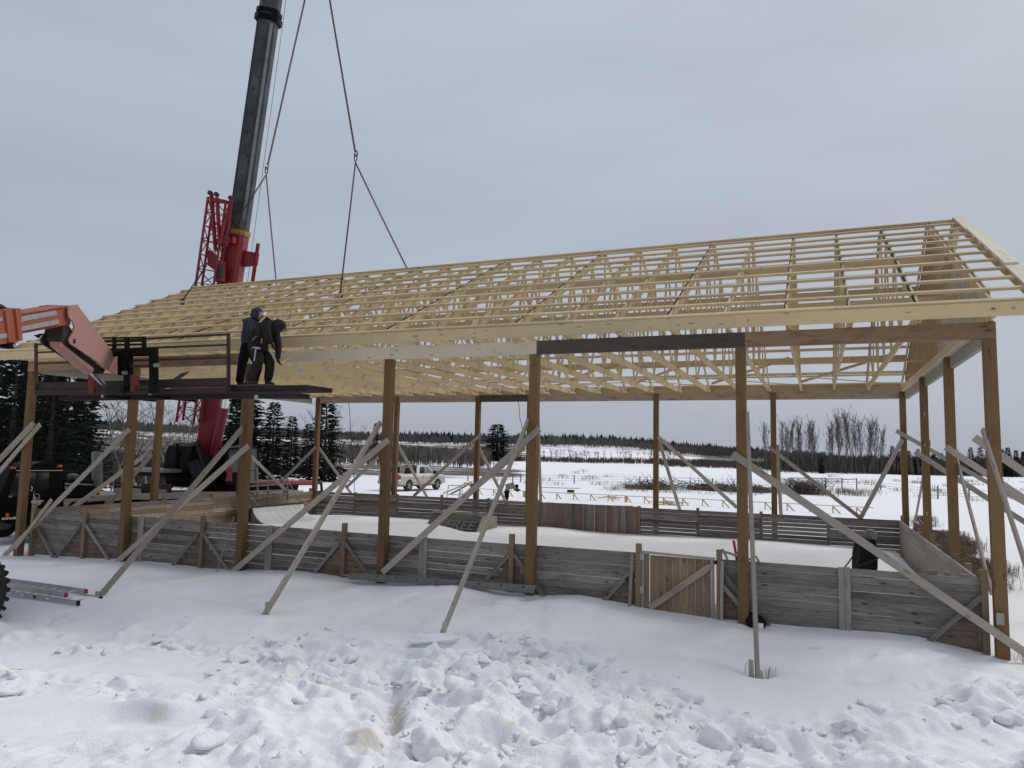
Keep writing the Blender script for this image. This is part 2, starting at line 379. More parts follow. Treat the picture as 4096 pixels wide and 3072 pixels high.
# snow: bright, with dirt where wheels and boots have been and old grass on the open slopes
def snow_mat(name, mode):
    t = NT(name); P = t.n('ShaderNodeTexCoord').outputs['Object']
    fine = t.noise(P, 22.0, 4, 0.7); mid = t.noise(P, 2.2, 4, 0.6)
    c = t.mix(t.ramp(mid, [(0.35, (0, 0, 0)), (0.7, (1, 1, 1))]), (0.85, 0.86, 0.878), (0.90, 0.905, 0.915))
    if mode == 'ground':
        sx = t.n('ShaderNodeSeparateXYZ', {0: P})
        # trampled foreground: brown slush in patches
        d1 = t.noise(t.n('ShaderNodeMapping', {'Vector': P, 'Scale': (2.0, 3.0, 1.0)}).outputs[0], 1.0, 6, 0.68)
        msk = t.n('ShaderNodeAttribute', attribute_name='dirt').outputs['Fac']
        d1s = t.n('ShaderNodeMath', {0: d1, 1: 1.6}, operation='MULTIPLY').outputs[0]
        dd = t.ramp(t.n('ShaderNodeMath', {0: d1s, 1: msk}, operation='ADD').outputs[0], [(1.30/2, (0, 0, 0)), (1.95/2, (0.85, 0.85, 0.85))])
        half = [n_ for n_ in t.t.nodes if n_.type == 'VALTORGB'][-1]
        hm_ = t.n('ShaderNodeMath', {0: half.inputs['Fac'].links[0].from_socket, 1: 0.5}, operation='MULTIPLY')
        t.t.links.new(hm_.outputs[0], half.inputs['Fac'])
        c = t.mix(dd, c, t.mix(t.noise(P, 5.0, 4, 0.6), (0.62, 0.57, 0.48), (0.40, 0.34, 0.26)))
        sp = t.noise(P, 14.0, 4, 0.75)
        dd2 = t.n('ShaderNodeMath', {0: t.ramp(sp, [(0.66, (0, 0, 0)), (0.70, (0.6, 0.6, 0.6))]), 1: msk}, operation='MULTIPLY').outputs[0]
        c = t.mix(dd2, c, (0.16, 0.13, 0.09))
        # far slopes: bare grass and stubble showing through
        g = t.n('ShaderNodeAttribute', attribute_name='grass').outputs['Fac']
        g1 = t.noise(t.n('ShaderNodeMapping', {'Vector': P, 'Scale': (0.035, 0.10, 0.3)}).outputs[0], 1.0, 6, 0.68)
        add = t.n('ShaderNodeMath', {0: g1, 1: g}, operation='ADD').outputs[0]
        gm = t.ramp(add, [(0.88, (0, 0, 0)), (1.0, (1, 1, 1))])
        gc = t.mix(t.noise(P, 0.3, 4, 0.6), (0.13, 0.095, 0.06), (0.075, 0.058, 0.042))
        c = t.mix(gm, c, gc)
    t.set(Base_Color=c, Roughness=0.75); t.b.inputs['Specular IOR Level'].default_value = 0.3
    hh = t.n('ShaderNodeMath', {0: fine, 1: t.noise(P, 70.0, 2, 0.6)}, operation='ADD').outputs[0]
    t.bump(hh, 0.6, 0.03); return t.m
snow_mat('snow_ground', 'ground'); snow_mat('snow', 'plain')
M = MAT
# ------------------------------------------------------------------ terrain
def _hash(ix, iy, k):
    h = (ix.astype(np.int64)*374761393 + iy.astype(np.int64)*668265263 + k*2147483647) & 0xffffffff
    h = ((h ^ (h >> 13))*1274126177) & 0xffffffff
    return ((h ^ (h >> 16)) & 0xffff)/65535.0
def vnoise(x, y, k=0):
    ix = np.floor(x); iy = np.floor(y); fx = x-ix; fy = y-iy
    sx = fx*fx*fx*(fx*(fx*6-15)+10); sy = fy*fy*fy*(fy*(fy*6-15)+10)
    a = _hash(ix, iy, k); b = _hash(ix+1, iy, k); c = _hash(ix, iy+1, k); d = _hash(ix+1, iy+1, k)
    return (a*(1-sx)+b*sx)*(1-sy)+(c*(1-sx)+d*sx)*sy
def fbm(x, y, s, o=4, k=0, g=0.5):
    r = 0; a = 1; t = 0
    for i in range(o):
        r = r+a*vnoise(x*s, y*s, k+i*7); t += a; a *= g; s *= 2.03
    return r/t
def sstep(a, b, x):
    t = np.clip((x-a)/(b-a), 0, 1); return t*t*(3-2*t)
SNOWLINE = [(-200, 0.0), (-26, -0.05), (-23.07, 0.04), (-20.77, 0.15), (-18.3, 0.18), (-17.44, 0.16), (-14.67, 0.34), (-13.93, 0.34), (-12.52, 0.26), (-11.52, 0.32), (-10.08, 0.47), (-9.06, 0.35), (-8.05, 0.36), (-7.4, 0.43), (-6.82, 0.39), (-5.86, 0.29), (-4.58, 0.23), (-3.13, 0.23), (-1.67, 0.29), (-1.18, 0.27), (-0.66, 0.17), (-0.17, 0.11), (0.27, 0.09), (2, 0.08), (200, 0.1)]
SLX = np.array([a for a, b in SNOWLINE]); SLZ = np.array([b for a, b in SNOWLINE])
Rm = np.array([RGT, FWD, UPV])
def pix(x, y, z):
    d = np.stack([x-CAM.x, y-CAM.y, z-CAM.z]); q = np.tensordot(Rm, d, 1)
    w = np.maximum(q[1], 0.3); return 2048+FPX*q[0]/w, 1536-FPX*q[2]/w, q[1]
RB_U = np.array([-3000, 0, 400, 800, 1100, 1500, 2000, 2300, 2600, 2850, 3100, 3400, 3650, 3850, 4096, 8000])
RB_V = np.array([2450, 2450, 2450, 2480, 2520, 2570, 2545, 2560, 2700, 2800, 2830, 2850, 2830, 2740, 2690, 2690])
def rubble_mask(x, y):
    u, v, w = pix(x, y, np.zeros_like(x)+0.05)
    v = v+60*(fbm(x, y, 0.9, 3, 55)-0.5)*2
    m = sstep(-30, 90, v-np.interp(u, RB_U, RB_V))
    for (cu, cv, a, b, k) in ((450, 2600, 620, 55, 0.8), (430, 2830, 420, 75, 0.85), (3900, 2980, 420, 110, 0.9), (1250, 2930, 260, 60, 0.7), (950, 2745, 260, 40, 0.6), (3000, 2990, 160, 50, 0.5)):
        m = m*(1-k*np.exp(-(((u-cu)/a)**2+((v-cv)/b)**2)*1.2))
    uu = np.clip(u, -400, 4096); band = np.maximum(np.exp(-((v-(2478+0.07*uu))/34)**2), np.exp(-((v-(2672+0.09*uu))/34)**2))
    band = np.maximum(band, 0.55*sstep(2870, 2960, v)); kl = 1-sstep(700, 1150, u+60*np.sin(v*0.02))
    m = m*(1-kl)+band*kl*0.8
    return np.where((w > 2) & (y < -1.0) & (y > -13), m, 0.0), u, v
HU = np.array([-6000, 0, 400, 1000, 1500, 2200, 2500, 2700, 2900, 3200, 4096, 9000])
HZ = np.array([16, 17, 17, 13.5, 12, 12.5, 11.5, 7.5, 5.0, 2.5, 0.8, 0.5])
def gz(x, y):
    x = np.asarray(x, float); y = np.asarray(y, float)
    f = np.interp(x, SLX, SLZ)
    road = np.where(x < -12, -0.22, 0.0)+0.22*sstep(-16, -8, x)*(x < -8)*0
    road = -0.22+0.22*sstep(-15, -8, x)
    s1 = sstep(0.1, 3.0, -y); z = f*(1-s1)+0.12*s1
    s2 = sstep(3.4, 4.8, -y); z = z*(1-s2)+road*s2
    z = z+sstep(8, 16, -y)*0.5
    z = z+(fbm(x, y, 0.55, 3, 3)-0.5)*0.10*sstep(0.2, 1.0, -y)
    # right of the building and behind it
    yb = sstep(0.2, 0.6, y); z = z*(1-yb)+yb*(0.14+0.16*sstep(4, 20, y)+0.10*(fbm(x, y, 0.35, 3, 9)-0.5))
    # inside the boards
    inn = sstep(-24.30, -24.20, x)*(1-sstep(-0.42, -0.32, x))*sstep(0.26, 0.34, y)*(1-sstep(13.10, 13.18, y))
    rz = 0.40+0.06*np.sin(x*0.5+1)*np.sin(y*0.4)+0.05*(fbm(x, y, 0.5, 2, 21)-0.5)+0.12*np.exp(-((x+12.5)/1.4)**2-((y-12.6)/0.9)**2)+0.10*np.exp(-((x+21.5)/2.5)**2-((y-12.3)/1.0)**2)
    rz = rz-0.16*np.exp(-((x+15.2)/0.9)**2-((y-11.2)/0.8)**2)
    z = z*(1-inn)+rz*inn
    # open country
    d = np.hypot(x-CAM.x, y-CAM.y); u, v, w = pix(x, y, np.zeros_like(x)); ang = np.where(w > 1, u, np.where(x < CAM.x, -6000, 9000))
    hz = np.interp(ang, HU, HZ)
    z = z+sstep(40, 90, d)*(fbm(x, y, 0.02, 3, 31)-0.5)*0.6*(1-sstep(250, 400, d))
    z = z+hz*sstep(270, 680, d)*0.92+(fbm(x, y, 0.006, 4, 41)-0.5)*5.0*sstep(330, 600, d)
    return z
def gz1(x, y): return float(gz(np.array([x]), np.array([y]))[0])
def seg(a, b, st): return list(np.arange(a, b, st))
def geo(a, b, s0, g):
    out = []; p = a; s = s0; sg = 1 if b > a else -1
    while (b-p)*sg > 0: out.append(p); p += s*sg; s *= g
    return out+[b]
xs = np.array(sorted(set(np.round(geo(-36, -1700, 0.6, 1.09)+seg(-36, -22, 0.3)+seg(-22, -14, 0.08)+seg(-14, 1.5, 0.04)+seg(1.5, 10, 0.12)+geo(10, 1300, 0.4, 1.10), 3))))
ys = np.array(sorted(set(np.round(geo(-9.2, -80, 0.15, 1.25)+seg(-9.2, -2.6, 0.04)+seg(-2.6, 0.7, 0.06)+seg(0.7, 14.4, 0.16)+geo(14.4, 1700, 0.35, 1.045), 3))))
X, Y = np.meshgrid(xs, ys, indexing='xy')
Z = gz(X, Y)
RM, PU, PV = rubble_mask(X, Y)
lump = np.abs(fbm(X, Y, 1.1, 3, 61)-0.5)*2; l2 = 1-np.abs(fbm(X, Y, 2.6, 3, 62)-0.5)*2.6; l3 = fbm(X, Y, 7.5, 2, 63)
blocky = np.round(fbm(X, Y, 3.3, 2, 66)*5)/5
Z = Z+RM*(0.42*(fbm(X, Y, 0.55, 2, 64)-0.42)+0.30*(lump-0.15)+0.19*(l2-0.7)+0.09*(l3-0.5)+0.13*(blocky-0.5))
# tracks pressed along the ploughed lane, foot holes in the smooth bank
rd = sstep(-4.6, -5.2, Y)*0
trk = np.zeros_like(Z)
near = (Y < 0.2) & (Y > -9.5) & (X > -24) & (X < 4)
for (cu, cv, a, b, dz) in ((700, 2650, 800, 9, -0.05), (500, 2600, 700, 8, 0.03), (1250, 2480, 420, 10, -0.06), (1300, 2462, 420, 7, 0.04), (420, 2860, 380, 24, -0.10), (620, 2800, 150, 28, 0.16), (1560, 2860, 60, 130, -0.20), (1440, 2950, 160, 60, 0.10)):
    Z = Z+np.where(near, dz*np.exp(-(((PU-cu)/a)**2+((PV-cv-(PU-cu)*(-0.12 if b < 12 else 0.0))/b)**2)), 0)
for i in range(46):
    cu, cv = (random.uniform(3350, 4096), random.uniform(2640, 2800)) if i < 22 else (random.uniform(1500, 3200), random.uniform(2430, 2620)) if i < 40 else (random.uniform(200, 1200), random.uniform(2300, 2430))
    a = random.uniform(25, 60); Z = Z-np.where(near, random.uniform(0.02, 0.05)*np.exp(-(((PU-cu)/a)**2+((PV-cv)/(a*0.35))**2)**2), 0)
Z = Z-0.16*np.exp(-((X+3.68)/0.22)**2-((Y+2.62)/0.22)**2)
DIRT = np.zeros_like(Z)
for (cu, cv, a, b, k) in ((640, 2835, 110, 34, 0.85), (1590, 2870, 45, 80, 1.15), (1450, 2970, 110, 55, 1.05), (1290, 2730, 130, 40, 0.75), (1120, 2640, 110, 24, 0.7), (380, 3000, 200, 40, 0.7), (1150, 2905, 80, 16, 0.8), (1010, 2590, 160, 40, 0.6), (2600, 2900, 110, 40, 0.6), (2350, 2850, 100, 40, 0.5), (3250, 2655, 60, 14, 0.9), (2050, 2960, 160, 60, 0.6), (4000, 2800, 160, 50, 0.5), (2400, 2450, 120, 22, 0.7), (1950, 2480, 220, 30, 0.5)):
    DIRT = np.maximum(DIRT, k*np.exp(-(((PU-cu)/a)**2+((PV-cv)/b)**2)))
DIRT = np.where(near, np.clip(DIRT*1.0, 0, 1.1), 0)+RM*0.10
d = np.hypot(X-CAM.x, Y-CAM.y)
GR = 0.10*sstep(40, 75, d)+0.20*sstep(75, 110, d)*(1-0.75*sstep(120, 170, d)*(PU < 2800))+0.20*sstep(230, 300, d)+0.05*sstep(420, 560, d)
GR = GR+np.where((PU < 2080) & (d > 85), 0.24*(1-sstep(420, 560, d)), 0)-np.where((PU > 2800) & (d < 260), 0.10, 0)
nx, ny = len(xs), len(ys)
me = bpy.data.meshes.new('snow_ground')
co = np.stack([X, Y, Z], -1).reshape(-1, 3).astype(np.float32)
me.vertices.add(nx*ny); me.vertices.foreach_set('co', co.ravel())
ii = np.arange(nx*ny).reshape(ny, nx)
q = np.stack([ii[:-1, :-1], ii[:-1, 1:], ii[1:, 1:], ii[1:, :-1]], -1).reshape(-1, 4)
me.loops.add(q.size); me.loops.foreach_set('vertex_index', q.ravel().astype(np.int32))
me.polygons.add(len(q)); me.polygons.foreach_set('loop_start', np.arange(0, q.size, 4, dtype=np.int32))
me.polygons.foreach_set('use_smooth', np.ones(len(q), dtype=bool))
me.update(); me.validate()
for nm, arr in (('dirt', DIRT), ('grass', GR)):
    a = me.attributes.new(nm, 'FLOAT', 'POINT'); a.data.foreach_set('value', arr.ravel().astype(np.float32))
me.materials.append(M['snow_ground'])
g = bpy.data.objects.new('ground', me); COL.objects.link(g); g['kind'] = 'structure'
from bisect import bisect_left
def zmesh(x, y):
    i = min(max(bisect_left(xs, x), 1), nx-1); j = min(max(bisect_left(ys, y), 1), ny-1)
    fx = (x-xs[i-1])/(xs[i]-xs[i-1]); fy = (y-ys[j-1])/(ys[j]-ys[j-1])
    return float((Z[j-1, i-1]*(1-fx)+Z[j-1, i]*fx)*(1-fy)+(Z[j, i-1]*(1-fx)+Z[j, i]*fx)*fy)
def ground_at(u, v):
    """first hit of the pixel's ray with the snow surface"""
    dr = ray(u, v); tt = 3.0
    while tt < 900:
        p = CAM+dr*tt
        if p.z < zmesh(p.x, p.y): return p
        tt *= 1.004
    return CAM+dr*tt

# ------------------------------------------------------------------ post frame
W8 = 0.19; DB = 13.48; HB = 5.483; HT = 5.772
FX = [0.0, -4.14, -8.44, -12.12, -16.33, -20.46, -24.74]
BX = [-0.05, -4.24, -8.52, -13.77, -16.14, -20.16, -24.46]
frame = empty('pole_barn', (-12.3, 6.7, 0), 'row of brown timber posts and beams braced with planks around the snowy rink', 'building frame')
for x in FX:
    mb = MB(); zb = zmesh(x, -0.05)-0.5; tw = random.uniform(-0.02, 0.02)
    mb.bar((x+tw, 0.095, zb), (x, 0.095, HB), W8, W8, (0, 1, 0)); mb.build('post', M['post_wood'], frame)
for x in BX:
    mb = MB(); mb.bar((x, DB+0.095, -0.3), (x, DB+0.095, HT-0.04), W8, W8, (0, 1, 0)); mb.build('post', M['post_wood'], frame)
for x, y in ((0, 4.37), (0, 8.63), (-24.74, 4.82), (-24.74, 9.05)):
    mb = MB(); mb.bar((x, y, -0.3), (x, y, HT-0.08), W8, W8, (0, 1, 0)); mb.build('post', M['post_wood'], frame)
def beam(x0, x1, y0, y1, mat, z0=HB, z1=HT):
    mb = MB()
    if abs(x1-x0) > abs(y1-y0): mb.box(((x0+x1)/2, (y0+y1)/2, (z0+z1)/2), (abs(x1-x0), abs(y1-y0), z1-z0))
    else: mb.box(((x0+x1)/2, (y0+y1)/2, (z0+z1)/2), (abs(x1-x0), abs(y1-y0), z1-z0))
    return mb.build('beam', M[mat], frame)
J = [0.095, -4.05, -8.37, -12.05, -16.4, -20.5, -24.84]
for i, m in enumerate(('beam_brown', 'beam_dark', 'lumber_pale', 'lumber_pale', 'beam_brown', 'beam_brown')):
    e = (0.003 if i % 2 else 0.0); beam(J[i+1]+0.001, J[i]-0.001, -0.012-e, 0.12, m)
JB = [0.05, -4.24, -8.52, -13.77, -16.14, -20.16, -24.55]
for i, m in enumerate(('beam_pink', 'beam_pink', 'beam_pink', 'beam_dark', 'beam_pink', 'beam_pink')):
    beam(JB[i+1]+0.001, JB[i]-0.001, DB+0.07, DB+0.21, m)
for x, sg in ((0.0, 1), (-24.74, -1)):
    ys_ = (0.2, 4.37, 8.63, DB) if sg > 0 else (0.2, 4.82, 9.05, DB)
    for a, b in zip(ys_[:-1], ys_[1:]):
        x0, x1 = (x+0.02*sg, x+0.115*sg); beam(min(x0, x1), max(x0, x1), a+0.003, b-0.003, 'fence_pale', HB-0.03, HT-0.06)
    beam(x-0.085, x+0.085, 0.13, DB+0.06, 'lumber_pale', HT-0.055, HT-0.005)
def brace(p0, p1, mat='brace_wood', w=0.14, t=0.038, up=None, name='brace'):
    p0 = Vector(p0); p1 = Vector(p1); d = p1-p0
    if up is None: up = Vector((0, 0, 1))
    mb = MB(); mb.bar(p0, p1, w, t, up); return mb.build(name, M[mat], frame)
def brace_plane(u0, v0, u1, v1, Y=None, X=None, **k):
    if Y is not None: return brace(atY(u0, v0, Y), atY(u1, v1, Y), **k)
    return brace(atX(u0, v0, X), atX(u1, v1, X), **k)
# front row, flat on the posts
for a in ((2930, 1815, 4150, 2645), (2157, 1715, 1530, 2290), (1552, 1760, 925, 2292), (992, 1785, 465, 2250), (518, 1717, 15, 2225), (160, 1698, -90, 1990)):
    brace_plane(*a, Y=-0.035, w=0.138)
brace_plane(206, 1999, 60, 2195, Y=-0.10, w=0.10)
# front row, feet staked out in the snow
def kicker(top, foot, fy, sx=0.06, mat='brace_wood'):
    T = atY(*top, -0.02); d = ray(*foot); B = atY(*foot, fy)
    ax = (B-T).normalized(); wdir = Vector((1, 0, 0)).cross(ax)
    brace(T, B+ax*0.15, mat, up=Vector((1, 0.25, 0)), w=0.055, t=0.135)
    mb = MB(); mb.bar(B+Vector((sx, -0.02, -0.25)), B+Vector((sx, -0.03, 0.22)), 0.07, 0.04, (1, 0, 0)); mb.build('stake', M['brace_wood'], frame)
kicker((970, 1712), (383, 2405), -3.3); kicker((1522, 1690), (1062, 2453), -3.1); kicker((2112, 1682), (1768, 2537), -3.0); kicker((2989, 1655), (3030, 2700), -2.75, -0.09)
brace(atY(135, 1692, -0.06), atY(-60, 1900, -1.2)); brace(atY(3930, 1718, -0.03), atY(4112, 2290, -1.6), w=0.10)
# right end
brace(atX(3897, 1750, -0.05), atX(3897, 1750, -0.05)+Vector((4.2, 0.3, -3.4))); 
for (u, v, yy, k) in ((3783, 1788, 4.28, 4.4), (3660, 1807, 8.54, 4.6), (3585, 1723, 13.4, 5.2)):
    T = atY(u, v, yy); brace(T, T+Vector((k, 0.1, -3.3)))
brace_plane(3826, 1829, 3966, 2370, X=0.13); brace_plane(3719, 1768, 3655, 2115, X=0.14)
brace_plane(3610, 1757, 3441, 2075, Y=DB-0.04)
# back row: one along the row, one kicked out behind
for a in ((3075, 1787, 3447, 2076), (2632, 1746, 2948, 2030), (1926, 1735, 1655, 1984), (1512, 1830, 1385, 1950), (2100, 1790, 1888, 1968), (1263, 1788, 1060, 1990)):
    brace_plane(*a, Y=DB-0.03, w=0.13)
for (u0, v0, u1, v1) in ((3108, 1780, 3125, 2075), (2637, 1765, 2722, 2050), (1910, 1779, 2024, 2010), (1580, 1760, 1712, 1995), (1268, 1781, 1405, 1975), (2152, 1660, 2163, 2020)):
    brace(atY(u0, v0, DB+0.2), atY(u1, v1, DB+2.6), w=0.13, t=0.04, up=Vector((1, 0.2, 0)))
brace_plane(607, 1801, 290, 2032, X=-24.9); brace_plane(607, 1817, 430, 2025, X=-25.6); brace_plane(1003, 1824, 1150, 1968, X=-24.86)
for v_, dx in ((1656, 0), (1780, 1), (2055, 10)):   # paper grade tags stapled to the end post
    p = atX(3698+dx, v_, -0.098); mb = MB(); mb.box(p, (0.004, 0.05, 0.09)); mb.build('paper_tag', M['white_paint'], frame)
mb = MB(); p = atY(3995, 2475, -0.045); mb.box((p.x+0.02, p.y, p.z), (0.11, 0.04, 0.19)); mb.build('cleat', M['fence_pale'], frame)

# ------------------------------------------------------------------ roof being landed by the crane
TH = math.atan((9.63-6.03)/7.34); CT, ST = math.cos(TH), math.sin(TH)
RIDGE = 6.74
def rp(y, dn=0.0, side=1):
    """point on the roof surface at horizontal run y from the front eave origin, dn below it; side -1 mirrors to the back slope"""
    z = 6.03+(y+0.6)*ST/CT; P = Vector((0, y+ST*dn, z-CT*dn))
    if side < 0: P.y = 2*RIDGE-P.y
    return P
roof = empty('timber_roof', (-12.3, 6.74, HT), 'open gable roof of pale new lumber trusses and purlins above the posts', 'roof frame')
def build_truss(x, mats):
    L = 2*RIDGE; zc = HT+0.005
    mb = MB(); mb.bar((x, -0.01, zc+0.09), (x, L+0.01, zc+0.09), 0.178, 0.038); root = mb.build('roof_truss', M['lumber'], roof)
    for sd in (1, -1):
        a, b = rp(-0.56, 0.038+0.093, sd), rp(6.74-0.01, 0.038+0.093, sd)
        mb = MB(); mb.bar((x, a.y, a.z), (x, b.y, b.z), 0.182, 0.038); mb.build('rafter', M['lumber'], root)
        y0, y1 = (-0.555, 0.0) if sd > 0 else (L+0.555, L)
        mb = MB(); mb.bar((x+0.04, y0, zc+0.055), (x+0.04, y1+0.35*sd, zc+0.055), 0.089, 0.038); mb.build('lookout', M['lumber'], root)
    top = lambda f: Vector((x, f*L, rp(f*L if f <= 0.5 else (1-f)*L, 0.16).z))
    bot = lambda f: Vector((x, f*L, zc+0.13))
    webs = [(('t', .12), ('b', .2)), (('b', .2), ('t', .26)), (('t', .26), ('b', .35)), (('b', .35), ('t', .40)), (('t', .40), ('b', .5))]
    for (ka, a), (kb, b) in webs:
        for mir in (0, 1):
            fa, fb = (1-a, 1-b) if mir else (a, b)
            P = top(fa) if ka == 't' else bot(fa); Q = top(fb) if kb == 't' else bot(fb)
            mb = MB(); mb.bar(P, Q, 0.089, 0.036); mb.build('web', M['lumber'], root)
    mb = MB(); mb.bar(bot(.5)-Vector((0, 0, .05)), Vector((x, RIDGE, rp(6.74, .1).z)), 0.089, 0.036, (0, 1, 0)); mb.build('web', M['lumber'], root)
    for f in (.35, .65):
        mb = MB(); mb.box((x, min(max(f*L, 0.09), L-0.09), zc+0.10+(0.06 if f in (0, 1) else 0)), (0.044, 0.17, 0.15)); mb.build('gusset_plate', M['galvanised'], root)
    return root
TX = [-0.03-1.086*k for k in range(23)]+[-24.72]
t0 = build_truss(0.0, None)
for i, x in enumerate(TX):
    tr = t0 if i == 0 else copy_tree(t0, roof)
    if i in (0, len(TX)-1) and i:
        for ch in [c_ for c_ in tr.children if c_.name.startswith('web')]: bpy.data.objects.remove(ch)
    tr.location = (x, 0, 0) if i == 0 else (x+random.uniform(-0.02, 0.02), random.uniform(-0.015, 0.015), random.uniform(-0.004, 0.004))
for ch in [c_ for c_ in t0.children if c_.name.startswith('web')]: bpy.data.objects.remove(ch)      # the boarded end trusses carry no webs
# bitumen strip left on some of the top chords
for i in (1, 2, 3, 5, 8, 11, 14, 17):
    for sd in (1, -1):
        a, b = rp(-0.3, 0.036, sd), rp(6.5, 0.036, sd); x = TX[i]-0.028
        mb = MB(); mb.bar((x, a.y, a.z-0.03), (x, b.y, b.z-0.03), 0.085, 0.014); mb.build('membrane_strip', M['black_plastic'], roof)
PY = [-0.545, 0.13, 0.83, 1.50, 2.20, 2.90, 3.55, 4.22, 4.86, 5.52, 6.20, 6.66]
for sd in (1, -1):
    for j, y in enumerate(PY):
        cuts = [0.66]; c = 0.66-random.uniform(1.5, 4.8)
        while c > -24.0: cuts.append(c); c -= 4.88
        cuts.append(-25.55+random.uniform(-0.08, 0.08))
        for a, b in zip(cuts[:-1], cuts[1:]):
            p = rp(y, 0.012, sd); jz = random.uniform(-0.002, 0.004)
            mb = MB(); nrm = Vector((0, -ST*sd, CT))
            mb.bar((b+0.0015, p.y, p.z+jz), (a-0.0015, p.y+random.uniform(-.006, .006), p.z+jz), 0.052, 0.098, nrm); mb.build('purlin', M['lumber'], roof)
def boards_x(y, z, h, th, x0, x1, mat, name, L=4.88):
    x = x1
    while x > x0+0.02:
        n = max(x0, x-L); mb = MB(); mb.box(((x+n)/2, y+random.uniform(-.003, .003), z), (x-n-0.003, th, h)); mb.build(name, M[mat], roof); x = n
boards_x(-0.585, 5.885, 0.235, 0.038, -26.0, 0.70, 'lumber', 'fascia_board')
boards_x(2*RIDGE+0.585, 5.885, 0.235, 0.038, -26.0, 0.70, 'lumber', 'fascia_board')
for y, z, h in ((5.0, 8.19, 0.19), (2.15, 6.62, 0.17), (2*RIDGE-5.0, 8.19, 0.19), (2*RIDGE-2.15, 6.62, 0.17)):
    boards_x(y, z, h, 0.03, -24.6, -0.1, 'lumber', 'lateral_brace')
for y in (3.2, RIDGE+0.06, 10.2):
    boards_x(y, HT+0.185, 0.04, 0.089, -24.6, -0.1, 'lumber', 'lateral_brace')
for k in range(8):
    xa = -0.6-3.0*k; mb = MB(); mb.bar((xa, DB-0.4, HT+0.21), (xa-2.9, DB-3.2, HT+0.22), 0.02, 0.089, (0, 0, 1)); mb.build('diagonal_brace', M['lumber'], roof)
    mb = MB(); mb.bar((xa-2.7, 12.6, HT+0.24), (xa, 11.2, 6.7), 0.089, 0.02, (0, 0, 1)); mb.build('diagonal_brace', M['lumber'], roof)
mb = MB(); mb.bar((-9.2, 11.9, HT+0.26), (-13.2, 12.3, HT+0.27), 0.02, 0.089); mb.build('diagonal_brace', M['lumber'], roof)
# gable ends: upright boards on the end trusses, edges coloured pale as if lit
for x, sg in ((0.05, 1), (-24.80, -1)):
    mb = MB(); mb.box((x+0.03*sg, RIDGE, HT+0.03), (0.03, 13.2, 0.04)); gw = mb.build('gable_wall', M['lumber'], roof)
    y = 0.06
    while y < 13.40:
        w = 0.143; yc = y+w/2
        def zt(q): return rp(q if q < RIDGE else 2*RIDGE-q, 0.05).z
        a, b = y+0.001, min(y+w-0.002, 13.42); z0 = HT+0.012; xe = x-0.02*sg     # near edge of each board laps proud of its neighbour
        P = [Vector((xe, a, z0)), Vector((x, b, z0)), Vector((x, b, zt(b)))]
        if a < RIDGE < b: P.append(Vector((x+(xe-x)*(b-RIDGE)/(b-a), RIDGE, zt(RIDGE))))
        P.append(Vector((xe, a, zt(a))))
        mb = MB(); mb.prism(P, (0.018*sg, 0, 0))
        uo, vo = random.uniform(0, 40), random.uniform(0, 40)
        mb.uv = [(uo+mb.v[i][2], vo+mb.v[i][1]-a) for f in mb.f for i in f]
        mb.m = [0, 0]+[1]*(len(mb.f)-2); mb.build('board', [M['gable_board'], M['lumber']], gw); y += w  # pale lumber on the board edges paints in the lines of light
# barge boards and the flat cap planks lying on the overhang
for x in (0.62, -25.50):
    for sd in (1, -1):
        a, b = rp(-0.56, 0.11, sd), rp(6.73, 0.11, sd)
        mb = MB(); mb.bar((x, a.y, a.z), (x, b.y, b.z), 0.14, 0.038); mb.build('barge_board', M['lumber'], roof)
for sd in (1, -1):
    for y0, y1, dz in ((-0.62, 1.62, 0.036), (1.50, 5.0, 0.075), (4.9, 6.76, 0.039)):
        a, b = rp(y0, -dz, sd), rp(y1, -dz, sd)
        mb = MB(); mb.bar((0.68, a.y, a.z), (0.68, b.y, b.z), 0.038, 0.235, Vector((0, -ST*sd, CT))); mb.build('cap_plank', M['lumber_pale'], roof)
# grade stamps on the fascia
for u, v, s in ((4046, 1248, 'L3'), (3965, 1240, '88'), (2990, 1290, 'E'), (1655, 1350, 'B: E.'), (1895, 1342, '11')):
    p = atY(u, v, -0.606); text_mesh(s, 0.06, M['graffiti_black'], 'grade_stamp', roof, (p.x, -0.607, 5.87), (1, 0, 0), (0, 0, 1), 0.002)
# ------------------------------------------------------------------ fences round the rink
ZT = 1.37
FY = 0.27          # plane of the front boards
def plank_run(par, p0, p1, rows, h, mat, gapf, ztop=ZT, th=0.036, name='plank', mats=None, sagf=0.0):
    """rows of planks between two plan points, top row first"""
    p0 = Vector((*p0, 0)); p1 = Vector((*p1, 0)); dv = (p1-p0).normalized(); L = (p1-p0).length
    for r in range(rows):
        z = ztop-h/2-r*h; g = gapf()
        off = Vector((-dv.y, dv.x, 0))*random.uniform(-0.004, 0.004); tz = [random.uniform(-0.003, 0.003) for _ in (0, 1)]
        mm = mats[r] if mats else mat
        mb = MB(); mb.bar(p0+dv*0.002+off+Vector((0, 0, z+tz[0])), p1-dv*0.002+off+Vector((0, 0, z+tz[1])), h-g, th); mb.build(name, M[mm], par)
gf = lambda: random.choice((0.005, 0.006, 0.006, 0.007, 0.008, 0.012, 0.015))
front = empty('board_fence', (-12, FY, 0.2), 'weathered grey board fence with stub posts and slanted struts, facing the camera', 'fence')
FP = [-24.46, -22.21, -19.97, -17.78, -15.55, -13.32, -11.11, -8.96, -6.19]
for a, b in zip(FP[:-1], FP[1:]):
    plank_run(front, (a, FY), (b, FY), 10, 0.138, 'fence_wood', gf, ZT+random.uniform(-0.012, 0.012))
for a, b in ((-4.56, -2.38), (-2.38, -0.22)):
    plank_run(front, (a, FY), (b, FY), 11, 0.133, 'fence_wood', gf, ZT-0.005)
